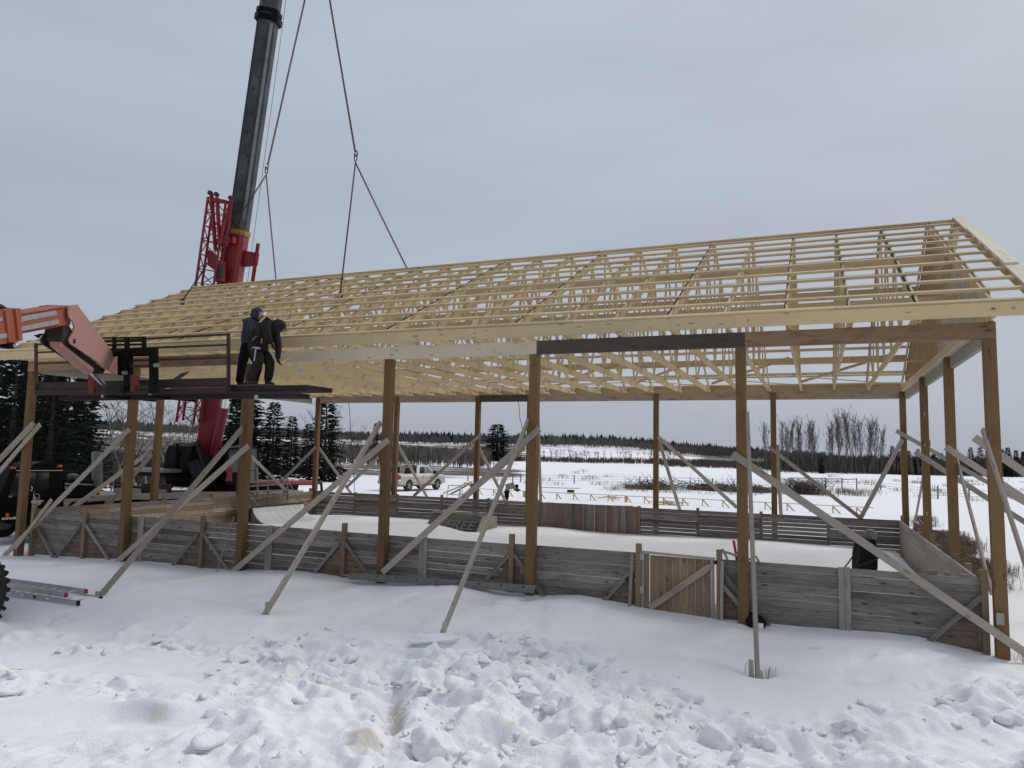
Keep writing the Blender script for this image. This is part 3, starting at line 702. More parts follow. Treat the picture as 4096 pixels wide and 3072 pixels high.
def fpost(u, v, h=None, mat='fence_post', w=0.105, y=FY-0.075):
    p = atY(u, v, y-0.05); mb = MB(); mb.bar((p.x, y, -0.3), (p.x, y, p.z), w, 0.1, (1, 0, 0)); return mb.build('fence_post', M[mat], front), p.x
for (u, v) in ((132, 2018), (339, 2032), (809, 2063), (1375, 2093), (2045, 2137), (3936, 2279)): fpost(u, v)
for u in (564, 1078, 1696, 3373):
    p = atY(u, 2100, FY-0.05)
    for dx in (-0.052, 0.052):
        mb = MB(); mb.bar((p.x+dx, FY-0.042, 0.0), (p.x+dx, FY-0.042, ZT+0.012+0.008*(dx > 0)), 0.098, 0.036, (1, 0, 0)); mb.build('batten', M['fence_pale'], front)
for (a, b, c, d_) in ((150, 2106, 217, 2240), (322, 2102, 215, 2240), (338, 2093, 445, 2255), (792, 2135, 678, 2280), (808, 2128, 925, 2300), (1357, 2171, 1240, 2310), (1377, 2166, 1488, 2320), (2028, 2227, 1920, 2345), (2052, 2215, 2190, 2405), (2535, 2272, 2395, 2425), (2892, 2294, 3100, 2535), (2892, 2345, 2960, 2420), (3927, 2387, 3690, 2590)):
    P = atY(a, b, FY-0.09); Q = atY(c, d_, FY-0.14)
    mb = MB(); mb.bar(P, Q, 0.085, 0.038); mb.build('strut', M['fence_wood'], front)
    # boards kept brown where the strut sheds the weather
for (xa, xb, z0, z1, rt) in ((-24.4, -23.7, 0.10, 0.72, 0), (-23.1, -22.28, 0.10, 0.78, 1), (-22.14, -21.3, 0.10, 0.78, 0), (-18.7, -17.86, 0.10, 0.78, 1), (-17.7, -16.95, 0.10, 0.78, 0), (-14.2, -13.40, 0.15, 0.95, 1), (-13.24, -12.5, 0.15, 0.95, 0), (-9.6, -9.04, 0.2, 0.90, 1), (-8.88, -8.35, 0.2, 0.90, 0), (-6.95, -6.26, 0.2, 0.92, 1), (-4.50, -4.2, 0.15, 0.85, 0), (-1.1, -0.30, 0.05, 0.92, 1)):
    zz = z0
    while zz < z1:
        kk = (zz-z0+0.03)/(z1-z0+0.05)*(xb-xa); L0, L1 = ((xa+kk, xb) if rt else (xa, xb-kk)); mb = MB(); mb.bar((L0, FY-0.028, zz+0.065), (L1, FY-0.028, zz+0.065), 0.128, 0.012); mb.build('brown_plank', M['fence_brown'], front); zz += 0.138
# gate
gx0, gx1 = -6.10, -4.66
gate = empty('wooden_gate', ((gx0+gx1)/2, FY-0.06, 0.2), 'brown stained plank gate with diagonal brace between two short posts', 'gate')
gy = FY-0.075
def gpart(nm, p, q, w, t, mat, up=(0, 0, 1)):
    mb = MB(); mb.bar(p, q, w, t, up); return mb.build(nm, M[mat], gate)
n = 9; wv = (gx1-0.06-(gx0+0.16))/(n-1.5)
for i in range(n-1):
    xa = gx0+0.17+i*((gx1-0.08-gx0-0.17)/(n-1)); xb = xa+((gx1-0.08-gx0-0.17)/(n-1))
    gpart('gate_plank', ((xa+xb)/2, gy+0.03, -0.05), ((xa+xb)/2, gy+0.03, ZT-0.02-0.012*i/8), xb-xa-0.005, 0.02, 'gate_wood', (1, 0, 0))
gpart('gate_stile', (gx0+0.03, gy, -0.1), (gx0+0.03, gy, ZT+0.045), 0.05, 0.05, 'fence_pale', (1, 0, 0)); gpart('gate_stile', (gx0+0.11, gy-0.004, -0.1), (gx0+0.11, gy-0.004, ZT-0.0), 0.10, 0.036, 'gate_wood', (1, 0, 0))
gpart('gate_stile', (gx1-0.04, gy, -0.1), (gx1-0.04, gy, ZT-0.01), 0.06, 0.045, 'fence_pale', (1, 0, 0))
gpart('gate_rail', (gx0, gy-0.005, ZT+0.035), (gx1, gy-0.005, ZT+0.0), 0.04, 0.10, 'fence_pale')
gpart('gate_brace', (gx0+0.17, gy-0.02, 0.32), (gx1-0.08, gy-0.02, ZT-0.14), 0.125, 0.036, 'beam_pink')
for z in (ZT-0.06, 0.66):
    mb = MB(); mb.box((gx0-0.045, gy-0.042, z), (0.05, 0.006, 0.13)); mb.box((gx0+0.035, gy-0.042, z), (0.05, 0.006, 0.13)); mb.tube((gx0-0.005, gy-0.045, z-0.07), (gx0-0.005, gy-0.045, z+0.07), 0.012); mb.build('hinge', M['galvanised'], gate)
fpost(2553, 2175); fpost(2876, 2200)
for x, z1, lean in ((-6.29, ZT+0.02, 0.05), (-4.52, ZT-0.02, 0.02)):
    mb = MB(); mb.bar((x-lean, FY-0.14, -0.05), (x+lean*0.3, FY-0.14, z1), 0.06, 0.02, (1, 0, 0)); mb.build('stop_board', M['fence_pale'], front)
mb = MB(); mb.box((gx1+0.02, gy-0.045, ZT-0.06), (0.06, 0.03, 0.07)); mb.build('latch', M['black_plastic'], gate)

back = empty('board_fence', (-12, 13.2, 0.3), 'dark board fence with slits of light along the far side of the rink', 'fence')
gb = lambda: random.choice((0.002, 0.004, 0.006, 0.011, 0.018))
YB = 13.2
bx = [-0.28, -2.47, -4.68, -6.9, -9.05]
for a, b in zip(bx[1:], bx[:-1]): plank_run(back, (a, YB), (b, YB), 8, 0.138, 'fence_wood', gb, ZT+0.0)
bx2 = [-13.15, -15.4, -17.6, -19.8, -22.0, -24.15]
for a, b in zip(bx2[1:], bx2[:-1]): plank_run(back, (a, YB), (b, YB), 8, 0.138, 'fence_wood', gb, ZT+0.03)
x = -13.12
while x < -9.12:
    w = 0.152; mb = MB(); zt_ = ZT+0.03+random.uniform(-0.006, 0.006)
    mb.bar((x+w/2, YB+random.uniform(-.004, .004), 0.0), (x+w/2, YB, zt_), w-random.choice((0.004, 0.006, 0.012)), 0.03, (1, 0, 0)); mb.build('upright_plank', M[random.choice(('fence_rose', 'fence_rose', 'fence_rose', 'fence_wood'))], back); x += w
for x in bx[1:4]+[-9.08, -13.16]+bx2[1:]:
    mb = MB(); mb.bar((x, YB+0.07 if x not in (-9.08, -13.16) else YB-0.0, 0.0), (x, YB+0.07 if x not in (-9.08, -13.16) else YB, ZT+random.uniform(0.05, 0.13)), 0.1, 0.1, (1, 0, 0)); mb.build('fence_post', M['fence_post'], back)
left = empty('board_fence', (-24.2, 6.7, 0.3), 'tan plank fence across the left end of the rink, beside the crane', 'fence')
yl = [0.36, 2.6, 4.9, 7.1, 9.3, 11.3, 13.1]
for a, b in zip(yl[:-1], yl[1:]): plank_run(left, (-24.22, a), (-24.22, b), 8, 0.14, 'fence_tan', gf, ZT+0.03, mats=['fence_wood' if random.random() < 0.5 else 'fence_tan']+[random.choice(('fence_tan', 'fence_tan', 'beam_pink')) for _ in range(7)])
for y in yl[1:]:
    mb = MB(); mb.bar((-24.32, y, 0), (-24.32, y, ZT+0.16), 0.1, 0.1, (1, 0, 0)); mb.build('fence_post', M['fence_post'], left)
right = empty('board_fence', (-0.27, 6.7, 0.3), 'pale grey plank fence along the right end of the rink', 'fence')
yr = [0.34, 3.2, 6.6, 10.0, 13.15]
for a, b in zip(yr[:-1], yr[1:]): plank_run(right, (-0.28, a), (-0.28, b), 7, 0.165, 'fence_pale', lambda: 0.004, ZT)
for y, h in ((0.4, 0.1), (1.6, 0.08), (2.9, 0.1), (6.2, 0.2), (9.6, 0.2), (13.2, 0.16)):
    mb = MB(); mb.bar((-0.19, y, 0), (-0.19, y, ZT+h), 0.1, 0.1, (1, 0, 0)); mb.build('fence_post', M['fence_post'], right)
for u, v, w in ((3730, 2285, 0.14), (3790, 2292, 0.09), (3858, 2304, 0.12)):
    p = atY(u, v, FY+0.06); mb = MB(); mb.box((p.x, FY+0.075, p.z-0.05), (w, 0.1, 0.14)); mb.build('end_block', M['fence_post'], front)
# ------------------------------------------------------------------ mobile crane beside the left end
XS = -26.0
crane = empty('mobile_crane', (-27.3, 8, 0), 'black and red mobile crane with tall boom parked behind the left end fence', 'crane')
def side_poly(px, dx, x=XS): return [atX(u, v, x) for u, v in px], Vector((dx, 0, 0))
def sp(nm, px, dx, mat, par, x=XS):
    P, e = side_poly(px, dx, x); mb = MB(); mb.prism(P, e); return mb.build(nm, M[mat], par)
cab = sp('cab', [(47, 1868), (251, 1870), (256, 2098), (36, 2098), (-12, 2082), (-18, 2000), (0, 1972), (40, 1885)], -1.6, 'black_paint', crane)
sp('window', [(66, 1891), (140, 1890), (196, 1890), (193, 1953), (117, 1971), (36, 1990), (42, 1950)], 0.008, 'glass_dark', cab)
sp('window_trim', [(146, 1889), (150, 1889), (147, 1962), (143, 1963)], 0.016, 'black_paint', cab)
sp('window_trim', [(42, 1948), (190, 1946), (190, 1949), (42, 1951)], 0.014, 'black_plastic', cab)
sp('trim_strip', [(64, 1881), (251, 1881), (251, 1883), (64, 1883)], 0.012, 'white_paint', cab)
mb = MB(); a = atX(125, 1868, XS-0.3); b = atX(225, 1868, XS-0.3); c_ = (a+b)/2
for i in range(10):
    t0_, t1_ = i/10, (i+1)/10; h0, h1 = 0.17*math.sin(math.pi*t0_)**0.7, 0.17*math.sin(math.pi*t1_)**0.7
    p, q_ = a.lerp(b, t0_), a.lerp(b, t1_)
    mb.prism([p, q_, q_+Vector((0, 0, h1+0.01)), p+Vector((0, 0, h0+0.01))], (-1.0, 0, 0))
mb.build('roof_fairing', M['black_plastic'], cab)
p = atX(240, 1864, XS-0.1); mb = MB(); mb.box(p, (0.09, 0.11, 0.07)); mb.build('beacon', M['orange_lens'], cab)
for u in (47, 53, 60):
    p = atX(u, 1872, XS+0.01); mb = MB(); mb.box(p, (0.03, 0.04, 0.05)); mb.build('marker_light', M['orange_lens'], cab)
sp('side_marker', [(23, 2053), (34, 2053), (34, 2067), (23, 2067)], 0.02, 'orange_lens', cab)
sp('sticker', [(34, 1983), (46, 1983), (46, 1989), (34, 1990)], 0.016, 'sticker_blue', cab)
p = atX(121, 1953, XS+0.02); mb = MB(); mb.path([p+Vector((0, 0.02, 0.06)), p+Vector((0.02, 0.05, 0.03)), p+Vector((0.02, 0.05, -0.05)), p+Vector((0, 0.02, -0.08))], 0.012); mb.build('grab_handle', M['chrome'], cab)
def ctext(s, u, v, size, mat, nm, par, shear=0.0, bold=0.0, x=XS+0.012):
    p = atX(u, v, x); return text_mesh(s, size, M[mat], nm, par, p, (0, 1, 0), (0, 0, 1), 0.004, shear, bold)
ctext('GVW 51,000 lb', 7, 2079.5, 0.085, 'logo_white', 'lettering', cab, bold=0.004)
ctext('Dry-Line', 124, 2010.5, 0.112, 'logo_white', 'lettering', cab, 0.3, 0.004)
ctext('Crane Service', 127, 2016.0, 0.055, 'logo_white', 'lettering', cab, 0.1, 0.001)
ctext('-8414', 145, 2021, 0.055, 'logo_white', 'lettering', cab, 0, 0.001)
lc = atX(146, 1989, XS+0.012)
def arc(c, r, a0, a1, n=20, sy=1.0): return [c+Vector((0, math.cos(t)*r, math.sin(t)*r*sy)) for t in [a0+(a1-a0)*i/n for i in range(n+1)]]
mb = MB(); mb.path(arc(lc, 0.105, -1.2, 4.6), 0.006, 4); mb.path(arc(lc+Vector((0, 0.05, 0.10)), 0.16, 2.6, 3.6, 10), 0.006, 4); mb.build('logo_swirl', M['logo_white'], cab)
mb = MB(); mb.path(arc(lc+Vector((0.002, 0.01, 0.01)), 0.075, 3.2, 4.4, 10), [0.008+0.008*math.sin(math.pi*i/10) for i in range(11)], 4); mb.path(arc(lc+Vector((0.002, -0.01, 0.03)), 0.05, 2.9, 4.2, 10), 0.009, 4); mb.build('logo_claw', M['logo_white'], cab)
mb = MB(); mb.path(arc(lc+Vector((0.003, 0.01, 0.0)), 0.05, -2.0, 0.5, 10), [0.006+0.016*math.sin(math.pi*i/10) for i in range(11)], 4); mb.build('logo_claw', M['logo_red'], cab)
sp('engine_hood', [(258, 1917), (374, 1921), (374, 1990), (258, 1995)], -2.2, 'black_paint', crane)
sp('hood_plate', [(258, 1932), (365, 1936), (368, 1941), (258, 1938)], 0.05, 'deck_beige', crane)
sp('name_plate', [(260, 1945), (292, 1945), (292, 1955), (260, 1955)], 0.01, 'white_paint', crane)
ctext('GROVE', 261.5, 1953.5, 0.085, 'graffiti_black', 'lettering', crane, 0, 0.003, x=XS+0.02)
pa = atX(390, 1942, -26.5); pb = atX(388, 1808, -26.5)
mb = MB(); mb.lathe(pa, pb-pa, [(-0.35, 0.07), (-0.02, 0.07), (0, 0.17), ((pb-pa).length, 0.17), ((pb-pa).length+0.02, 0.09)], 14); ex = mb.build('exhaust_stack', M['steel_grey'], crane)
pc = atX(393, 1806, -26.5); mb = MB(); mb.path([pc, pc+Vector((0, 0, 0.15)), pc+Vector((0, 0.04, 0.25)), pc+Vector((0, 0.14, 0.34))], 0.085, 10); mb.build('exhaust_pipe', M['rust_dark'], ex)
p = atX(293, 1908, -26.9); mb = MB(); mb.lathe(p-Vector((0, 0, 0.12)), (0, 0, 1), [(0, 0.1), (0.1, 0.1), (0.1, 0.18), (0.2, 0.18), (0.24, 0.05)], 12); mb.build('air_intake', M['steel_grey'], crane)
sp('fender', [(262, 1990), (492, 1978), (492, 1998), (390, 2004), (288, 2006), (262, 2034), (240, 2034)], -2.5, 'deck_beige', crane)
sp('deck', [(492, 1978), (600, 1975), (955, 1967), (1150, 1960), (1215, 1962), (1200, 1990), (955, 1988), (600, 1998), (492, 1998)], -2.6, 'deck_beige', crane)
mb = MB(); mb.box((-27.3, 9, 0.95), (2.2, 13.6, 0.4)); mb.build('chassis', M['black_paint'], crane)
for y in (1.9, 5.6, 7.1, 12.6, 14.1):
    for x in (-26.25, -28.4):
        mb = MB(); mb.lathe((x-0.15, y, gz1(-27, y)+0.55), (1, 0, 0), [(0, 0.35), (0.0, 0.5), (0.05, 0.56), (0.28, 0.56), (0.33, 0.5), (0.33, 0.3)], 20); wh = mb.build('wheel', M['rubber'], crane)
        mb = MB(); mb.lathe((x+0.19, y, gz1(-27, y)+0.55), (1, 0, 0), [(0, 0.3), (0.02, 0.28), (0.03, 0.1), (0.06, 0.08)], 16); mb.build('rim', M['steel_grey'], wh)
sp('tool_box', [(633, 1938), (687, 1937), (687, 1972), (633, 1973)], -0.9, 'rust_brown', crane, -26.4)
sp('deck_block', [(634, 1958), (667, 1958), (667, 1984), (634, 1986)], -0.4, 'steel_grey', crane, -26.05)
sp('deck_box', [(520, 1956), (565, 1955), (565, 1978), (520, 1979)], -0.8, 'deck_beige', crane, -26.3)
sp('deck_box', [(560, 1946), (615, 1945), (615, 1976), (560, 1977)], -1.4, 'rust_dark', crane, -26.4)
# superstructure
mb = MB(); c0 = atX(880, 1955, -27.2); mb.lathe((-27.2, c0.y, 1.45), (0, 0, 1), [(0, 1.1), (0.18, 1.1), (0.2, 0.9), (0.35, 0.9)], 24); sup = mb.build('turntable', M['black_paint'], crane)
sp('turret', [(760, 1950), (748, 1905), (752, 1830), (768, 1785), (800, 1772), (822, 1806), (870, 1850), (940, 1885), (985, 1935), (985, 1950)], -1.3, 'black_paint', crane, -26.6)
sp('panel', [(740, 1852), (765, 1844), (790, 1905), (762, 1912)], 0.12, 'navy_paint', crane, -26.55)
sp('panel', [(768, 1838), (788, 1838), (806, 1896), (790, 1902)], 0.10, 'navy_paint', crane, -26.56)
mb = MB(); mb.bar(atX(782, 1768, -26.5), atX(828, 1925, -26.5), 0.14, 0.05); mb.build('turret_arm', M['navy_paint'], crane)
sp('counterweight', [(652, 1878), (750, 1876), (750, 1890), (652, 1891)], -2.2, 'steel_grey', crane, -26.9)
sp('counterweight', [(654, 1893), (752, 1892), (752, 1907), (654, 1907)], -2.2, 'black_paint', crane, -26.9)
pa = atX(702, 1880, -27.2); pb = atX(710, 1775, -27.2); mb = MB(); mb.tube(pa, pb, 0.09, 0.07); mb.build('post', M['black_paint'], crane)
opc = sp('operator_cab', [(905, 1792), (1024, 1784), (1033, 1795), (1036, 1937), (905, 1940)], -0.9, 'black_paint', crane, -26.2)
sp('window', [(1000, 1795), (1026, 1795), (1028, 1880), (1000, 1882)], 0.012, 'glass_grey', opc, -26.19)
sp('window', [(915, 1800), (990, 1796), (990, 1885), (915, 1890)], 0.012, 'glass_dark', opc, -26.19)
sp('lower_panel', [(1000, 1885), (1028, 1883), (1028, 1930), (1000, 1932)], 0.012, 'glass_grey', opc, -26.19)
sp('red_panel', [(899, 1872), (934, 1870), (925, 1895), (928, 1925), (899, 1925), (906, 1900)], 0.03, 'crane_red', crane, -26.17)
BB = atX(830, 1790, -27.6); BT = atY(1320, -1650, 6.74); bd = (BT-BB).normalized(); BL = (BT-BB).length
_, bs, bu = basis(bd, (1, 0.6, 0))
# cross-section axes: bw lies across the picture, bh along the view
bw = (RGT-bd*RGT.dot(bd)).normalized(); bh = bd.cross(bw).normalized()
def section(nm, k0, k1, w, h, mat, par, ch=0.3, k=0.0):
    ring = lambda P: [P+bw*(x*w/2)+bh*(y*h/2) for x, y in ((-1, -1+ch), (-1+ch, -1), (1-ch, -1), (1, -1+ch), (1, 1-ch), (1-ch, 1), (-1+ch, 1), (-1, 1-ch))]
    mb = MB(); A = ring(BB+bd*BL*k0); n0 = len(mb.v); mb.v += [tuple(p) for p in A]; B = ring(BB+bd*BL*k1); mb.v += [tuple(p) for p in B]
    mb.bridge(list(range(0, 8)), list(range(8, 16)), BL*(k1-k0)); mb.face(list(range(7, -1, -1))); mb.face(list(range(8, 16)))
    return mb.build(nm, M[mat], par)
boom = section('boom', -0.02, 0.262, 0.78, 0.95, 'crane_red', crane, 0.35)
sec2 = section('boom_section', 0.262, 0.545, 0.78, 0.84, 'boom_steel', boom, 0.5)
section('boom_section', 0.545, 1.0, 0.68, 0.74, 'boom_steel', boom, 0.5)
section('boom_collar', 0.262, 0.268, 0.86, 0.98, 'yellow_paint', boom, 0.35)
section('boom_collar', 0.513, 0.520, 0.98, 0.98, 'black_paint', boom, 0.4); section('boom_collar', 0.522, 0.527, 0.92, 0.92, 'black_paint', boom, 0.4)
for x in (-0.40, 0.05):     # lighter seam stripes pressed into the steel sections
    mb = MB(); mb.bar(BB+bd*BL*0.275+bw*(x+0.12)-bh*0.40, BB+bd*BL*0.51+bw*(x+0.12)-bh*0.40, 0.05, 0.05, bh); mb.build('boom_rib', M['dark_metal'], boom)
for k in range(13):    # wear pads and grease marks up the middle of the steel section
    c0_ = BB+bd*BL*(0.285+0.0165*k+random.uniform(-.004, .004))+bw*random.uniform(-0.06, 0.08)-bh*0.425; mb = MB(); L_ = random.uniform(.06, .2); mb.bar(c0_-bd*L_/2, c0_+bd*L_/2, 0.075, 0.02, bw); mb.build('wear_pad', M['dark_metal'], boom)
mb = MB(); mb.bar(BB+bd*BL*0.28+bw*0.30-bh*0.385, BB+bd*BL*0.51+bw*0.30-bh*0.385, 0.12, 0.02, bw); mb.build('gloss_stripe', M['steel_grey'], boom)  # grey strip painted in for the gloss on the boom's right face
mb = MB(); mb.bar(BB+bd*BL*0.09-bw*0.455-bh*0.1, BB+bd*BL*0.255-bw*0.455-bh*0.1, 0.55, 0.02, bh); mb.build('side_plate', M['crane_light'], boom)
br_ = BB+bd*BL*0.245; mb = MB(); mb.prism([br_+bw*0.40, br_+bw*0.95, br_+bw*0.95-bd*0.55, br_+bw*0.40-bd*0.7], bh*0.25); mb.build('bracket', M['crane_red'], boom)
mb = MB(); mb.bar(br_+bw*0.92+bd*0.4, br_+bw*0.92-bd*1.3, 0.12, 0.12); mb.build('bracket_pin', M['crane_red'], boom)
ct, cbm = atD(938, 1420, 31.0), atD(852, 1850, 31.6); mid = ct.lerp(cbm, 0.5)
mb = MB(); mb.tube(ct, cbm, 0.13, n=14); ram = mb.build('lift_ram', M['chrome'], crane)
mb = MB(); mb.tube(ct.lerp(cbm, 0.50), cbm, 0.20, n=14); mb.tube(ct.lerp(cbm, 0.49), ct.lerp(cbm, 0.53), 0.215, n=14); mb.build('ram_barrel', M['crane_red'], ram)
# stowed lattice jib
jt, jb = atD(878, 800, 30.6), atD(752, 1690, 31.2); jd = (jt-jb).normalized()
jw = (RGT-jd*RGT.dot(jd)).normalized(); jh = jd.cross(jw)
jib = empty('lattice_jib_base', jb)
bpy.data.objects.remove(jib)
cor = lambda P, i, s=1.0: P+jw*(0.36*s*(1 if i in (1, 2) else -1))+jh*(0.30*(1 if i in (2, 3) else -1))
mb = MB(); mb.tube(cor(jb, 0), cor(jt, 0), 0.055, n=8); jib = mb.build('lattice_jib', M['crane_red'], crane)
for i in (1, 2, 3):
    mb = MB(); mb.tube(cor(jb, i), cor(jt, i, 1.0 if i > 1 else 1.1), 0.055, n=8); mb.build('jib_chord', M['crane_red'], jib)
mb = MB(); NJ = 16
for k in range(NJ):
    P, Q = jb.lerp(jt, k/NJ), jb.lerp(jt, (k+1)/NJ)
    for i in range(4):
        j = (i+1) % 4; mb.tube(cor(P, i if k % 2 else j), cor(Q, j if k % 2 else i), 0.024, n=5); mb.tube(cor(Q, i), cor(Q, j), 0.02, n=5)
mb.build('jib_lacing', M['crane_red'], jib)
for a, b in (((845, 772), (862, 1000)), ((868, 790), (880, 985)), ((925, 792), (905, 985)), ((845, 800), (925, 812)), ((880, 985), (925, 800))):
    mb = MB(); mb.bar(atD(*a, 30.3), atD(*b, 30.4), 0.13, 0.10); mb.build('jib_end', M['crane_red'], jib)
for a in ((841, 772), (866, 778), (923, 792)):
    mb = MB(); mb.lathe(atD(*a, 30.3), FWD, [(-0.06, 0.1), (0.06, 0.1)], 10); mb.build('jib_lug', M['dark_metal'], jib)
mb = MB(); mb.prism([atD(828, 995, 30.9), atD(868, 1020, 30.9), atD(860, 1055, 30.9), atD(862, 1085, 30.9), atD(830, 1060, 30.9)], jh*0.05); mb.build('jib_gusset', M['crane_red'], jib)
mb = MB(); mb.box(atD(880, 1085, 31.0), (0.35, 0.3, 0.9)); mb.tube(atD(880, 1065, 30.7), atD(880, 1105, 30.7), 0.1); mb.build('sheave_box', M['crane_red'], jib)
mb = MB(); mb.tube(atD(880, 1060, 30.62), atD(878, 1110, 30.62), 0.13); mb.build('sheave', M['dark_metal'], jib)
mb = MB(); mb.box(atD(905, 965, 31.0), (0.9, 0.2, 0.25)); mb.build('jib_clamp', M['crane_red'], jib)
mb = MB(); mb.tube(atX(1000, 1931, -26.3), atX(1246, 1931, -26.3), 0.13, n=10); ot = mb.build('outrigger_beam', M['crane_red'], crane)
mb = MB(); mb.tube(atX(1246, 1931, -26.3), atX(1285, 1932, -26.3), 0.07); mb.tube(atX(1284, 1930, -26.3), atX(1288, 1968, -26.3), 0.07); mb.build('outrigger_jack', M['rust_brown'], ot)
p = atX(1289, 1975, -26.3); mb = MB(); mb.box((p.x, p.y, gz1(p.x, p.y)+0.45), (0.5, 0.5, 0.9)); mb.build('outrigger_float', M['rust_brown'], ot)
sp('rear_box', [(1010, 1942), (1196, 1938), (1190, 1964), (1010, 1966)], -1.6, 'black_plastic', crane, -26.5)
mb = MB(); h0 = Vector((-20.22, 6.74, 23.3)); mb.tube(h0, BT-Vector((0, 0, 0.3)), 0.02, n=5); mb.build('hoist_cable', M['dark_metal'], crane)
mb = MB(); mb.tube(BB+bd*1.0+bw*0.75, BT+bw*0.5, 0.010, n=4); mb.build('hoist_cable', M['dark_metal'], crane)
mb = MB(); mb.lathe(h0-Vector((0, 0, 0.5)), (0, 0, 1), [(0, 0.08), (0.1, 0.2), (0.35, 0.25), (0.6, 0.1)], 12); mb.build('hook_block', M['yellow_paint'], crane)

# chain sling from the hook to the roof
HK = Vector((-20.22, 6.74, 22.8)); KL = atY(1065, 695, 6.74); KR = atY(1422, 645, 6.74)
sling = empty('chain_sling', HK, 'dark chain sling hanging from above the frame and hooked into the roof trusses', 'chain')
def chain(p0, p1, pitch, r, mat='dark_metal', sag=0.0):
    p0 = Vector(p0); p1 = Vector(p1); L = (p1-p0).length; n = max(3, int(L/pitch)); mb = MB(); d, a, b = basis(p1-p0, (0, 1, 0.2))
    for i in range(n):
        t = (i+0.5)/n; c = p0.lerp(p1, t)-Vector((0, 0, sag*4*t*(1-t))); w = (a if i % 2 else b); ln = L/n*0.72; wd = ln*0.42
        mb.path([c+d*(math.cos(q)*ln)+w*(math.sin(q)*wd) for q in [2*math.pi*k/8 for k in range(8)]], r, 4, closed=True)
    return mb.build('chain', M[mat], sling)
chain(HK+Vector((-.05, 0, 0)), KL+Vector((0.05, 0, 0.35)), 0.105, 0.017); chain(HK+Vector((.05, 0, 0)), KR+Vector((-0.03, 0, 0.35)), 0.105, 0.017)
AT = [Vector((-23.6, 4.47, 8.50)), Vector((-23.0, 8.9, 8.55)), Vector((-16.25, 3.66, 8.10)), Vector((-16.1, 9.0, 8.50))]
for K, A, m_ in ((KL, AT[0], 'dark_metal'), (KL, AT[1], 'dark_metal'), (KR, AT[2], 'dark_metal'), (KR, AT[3], 'dark_metal')): chain(K-Vector((0, 0, 0.05)), A, 0.085, 0.013, m_, 0.05)
for K in (KL, KR):
    mb = MB(); mb.path([K+Vector((0.06*math.sin(q), 0, 0.13+0.13*math.cos(q))) for q in [2*math.pi*k/14 for k in range(14)]], 0.02, 6, closed=True); mb.build('ring', M['dark_metal'], sling)
    mb = MB(); mb.path([K+Vector((0.05, 0, 0.42)), K+Vector((0.02, 0, 0.36)), K+Vector((0.085, 0, 0.30)), K+Vector((0.07, 0, 0.21)), K+Vector((0, 0, 0.18)), K+Vector((-0.06, 0, 0.24)), K+Vector((-0.06, 0, 0.31))], 0.022, 6); mb.build('hook', M['hook_teal'], sling)
for A in AT:
    mb = MB(); mb.path([A+Vector((0.09*math.sin(q), 0, 0.09*math.cos(q)-0.05)) for q in [2*math.pi*k/12 for k in range(12)]], 0.028, 6, closed=True); mb.build('grab_hook', M['dark_metal'], sling)
for i, ((u0, v0), (u1, v1), yy, lb) in enumerate((((1394, 1605), (1419, 1965), 12.2, 'thin dark tag rope hanging below the roof left of the pickup'), ((2072, 1605), (2090, 1735), 12.2, 'thin dark tag rope hanging beside the third front post'))):
    a, b = atY(u0, v0, yy), atY(u1, v1, yy); mb = MB(); n_ = 10
    mb.path([a.lerp(b, k/n_)+Vector((0.02*math.sin(k), 0, 0)) for k in range(n_+1)], 0.012, 5); tag(mb.build('tag_rope', M['dark_metal']), lb, 'rope')

# ------------------------------------------------------------------ telehandler boom, carriage, wheel
Q0 = atY(300, 1230, -4.1); HD = Vector((-1.2, 2.5, 0)).normalized(); NN = Vector((HD.y, -HD.x, 0))
if NN.dot(CAM-Q0) < 0: NN = -NN
base_th = atP(-500, 2500, Q0, NN)
th = empty('telehandler', (Q0.x-HD.x*5, Q0.y-HD.y*5, 0), 'orange telehandler reaching in from the left with faded boom head and lugged tyre', 'telehandler')
def hp(nm, px, t, mat, par=th, off=0.0):
    P = [atP(u, v, Q0, NN)+NN*off for u, v in px]; mb = MB(); mb.prism(P, -NN*t); return mb.build(nm, M[mat], par)
ob = hp('outer_boom', [(-420, 1330), (-60, 1257), (83, 1233), (91, 1362), (-60, 1388), (-420, 1470)], 0.50, 'handler_orange')
hp('boom_collar', [(14, 1241), (28, 1239), (44, 1366), (30, 1369)], 0.56, 'handler_orange', ob, 0.03); hp('boom_collar', [(54, 1236), (66, 1234), (82, 1362), (69, 1364)], 0.56, 'handler_orange', ob, 0.035)
hp('lug', [(36, 1365), (58, 1362), (60, 1368), (54, 1372), (40, 1371)], 0.05, 'handler_orange', ob, 0.06)
hp('patch', [(-40, 1275), (6, 1268), (8, 1282), (-40, 1290)], 0.02, 'silver_patch', ob, 0.012); hp('patch', [(-40, 1345), (26, 1332), (28, 1350), (-40, 1362)], 0.02, 'silver_patch', ob, 0.012)
mb = MB(); mb.path([atP(u, v, Q0, NN)-NN*0.25 for u, v in ((-40, 1245), (0, 1238), (40, 1229), (58, 1228), (72, 1237), (70, 1250))], 0.05, 8); mb.build('hose', M['rubber'], ob)
ib = hp('inner_boom', [(60, 1260), (290, 1222), (292, 1300), (244, 1304), (80, 1334)], 0.40, 'handler_orange', th, -0.05)
hp('patch', [(70, 1270), (231, 1242), (237, 1260), (76, 1291)], 0.02, 'silver_patch', ib, -0.038); hp('patch', [(80, 1310), (241, 1277), (246, 1295), (84, 1328)], 0.02, 'silver_patch', ib, -0.038)
hp('flange', [(66, 1258), (262, 1226), (262, 1229), (67, 1262)], 0.03, 'handler_orange', ib, -0.02); hp('flange', [(82, 1330), (244, 1301), (244, 1306), (84, 1336)], 0.03, 'crane_red', ib, -0.02)
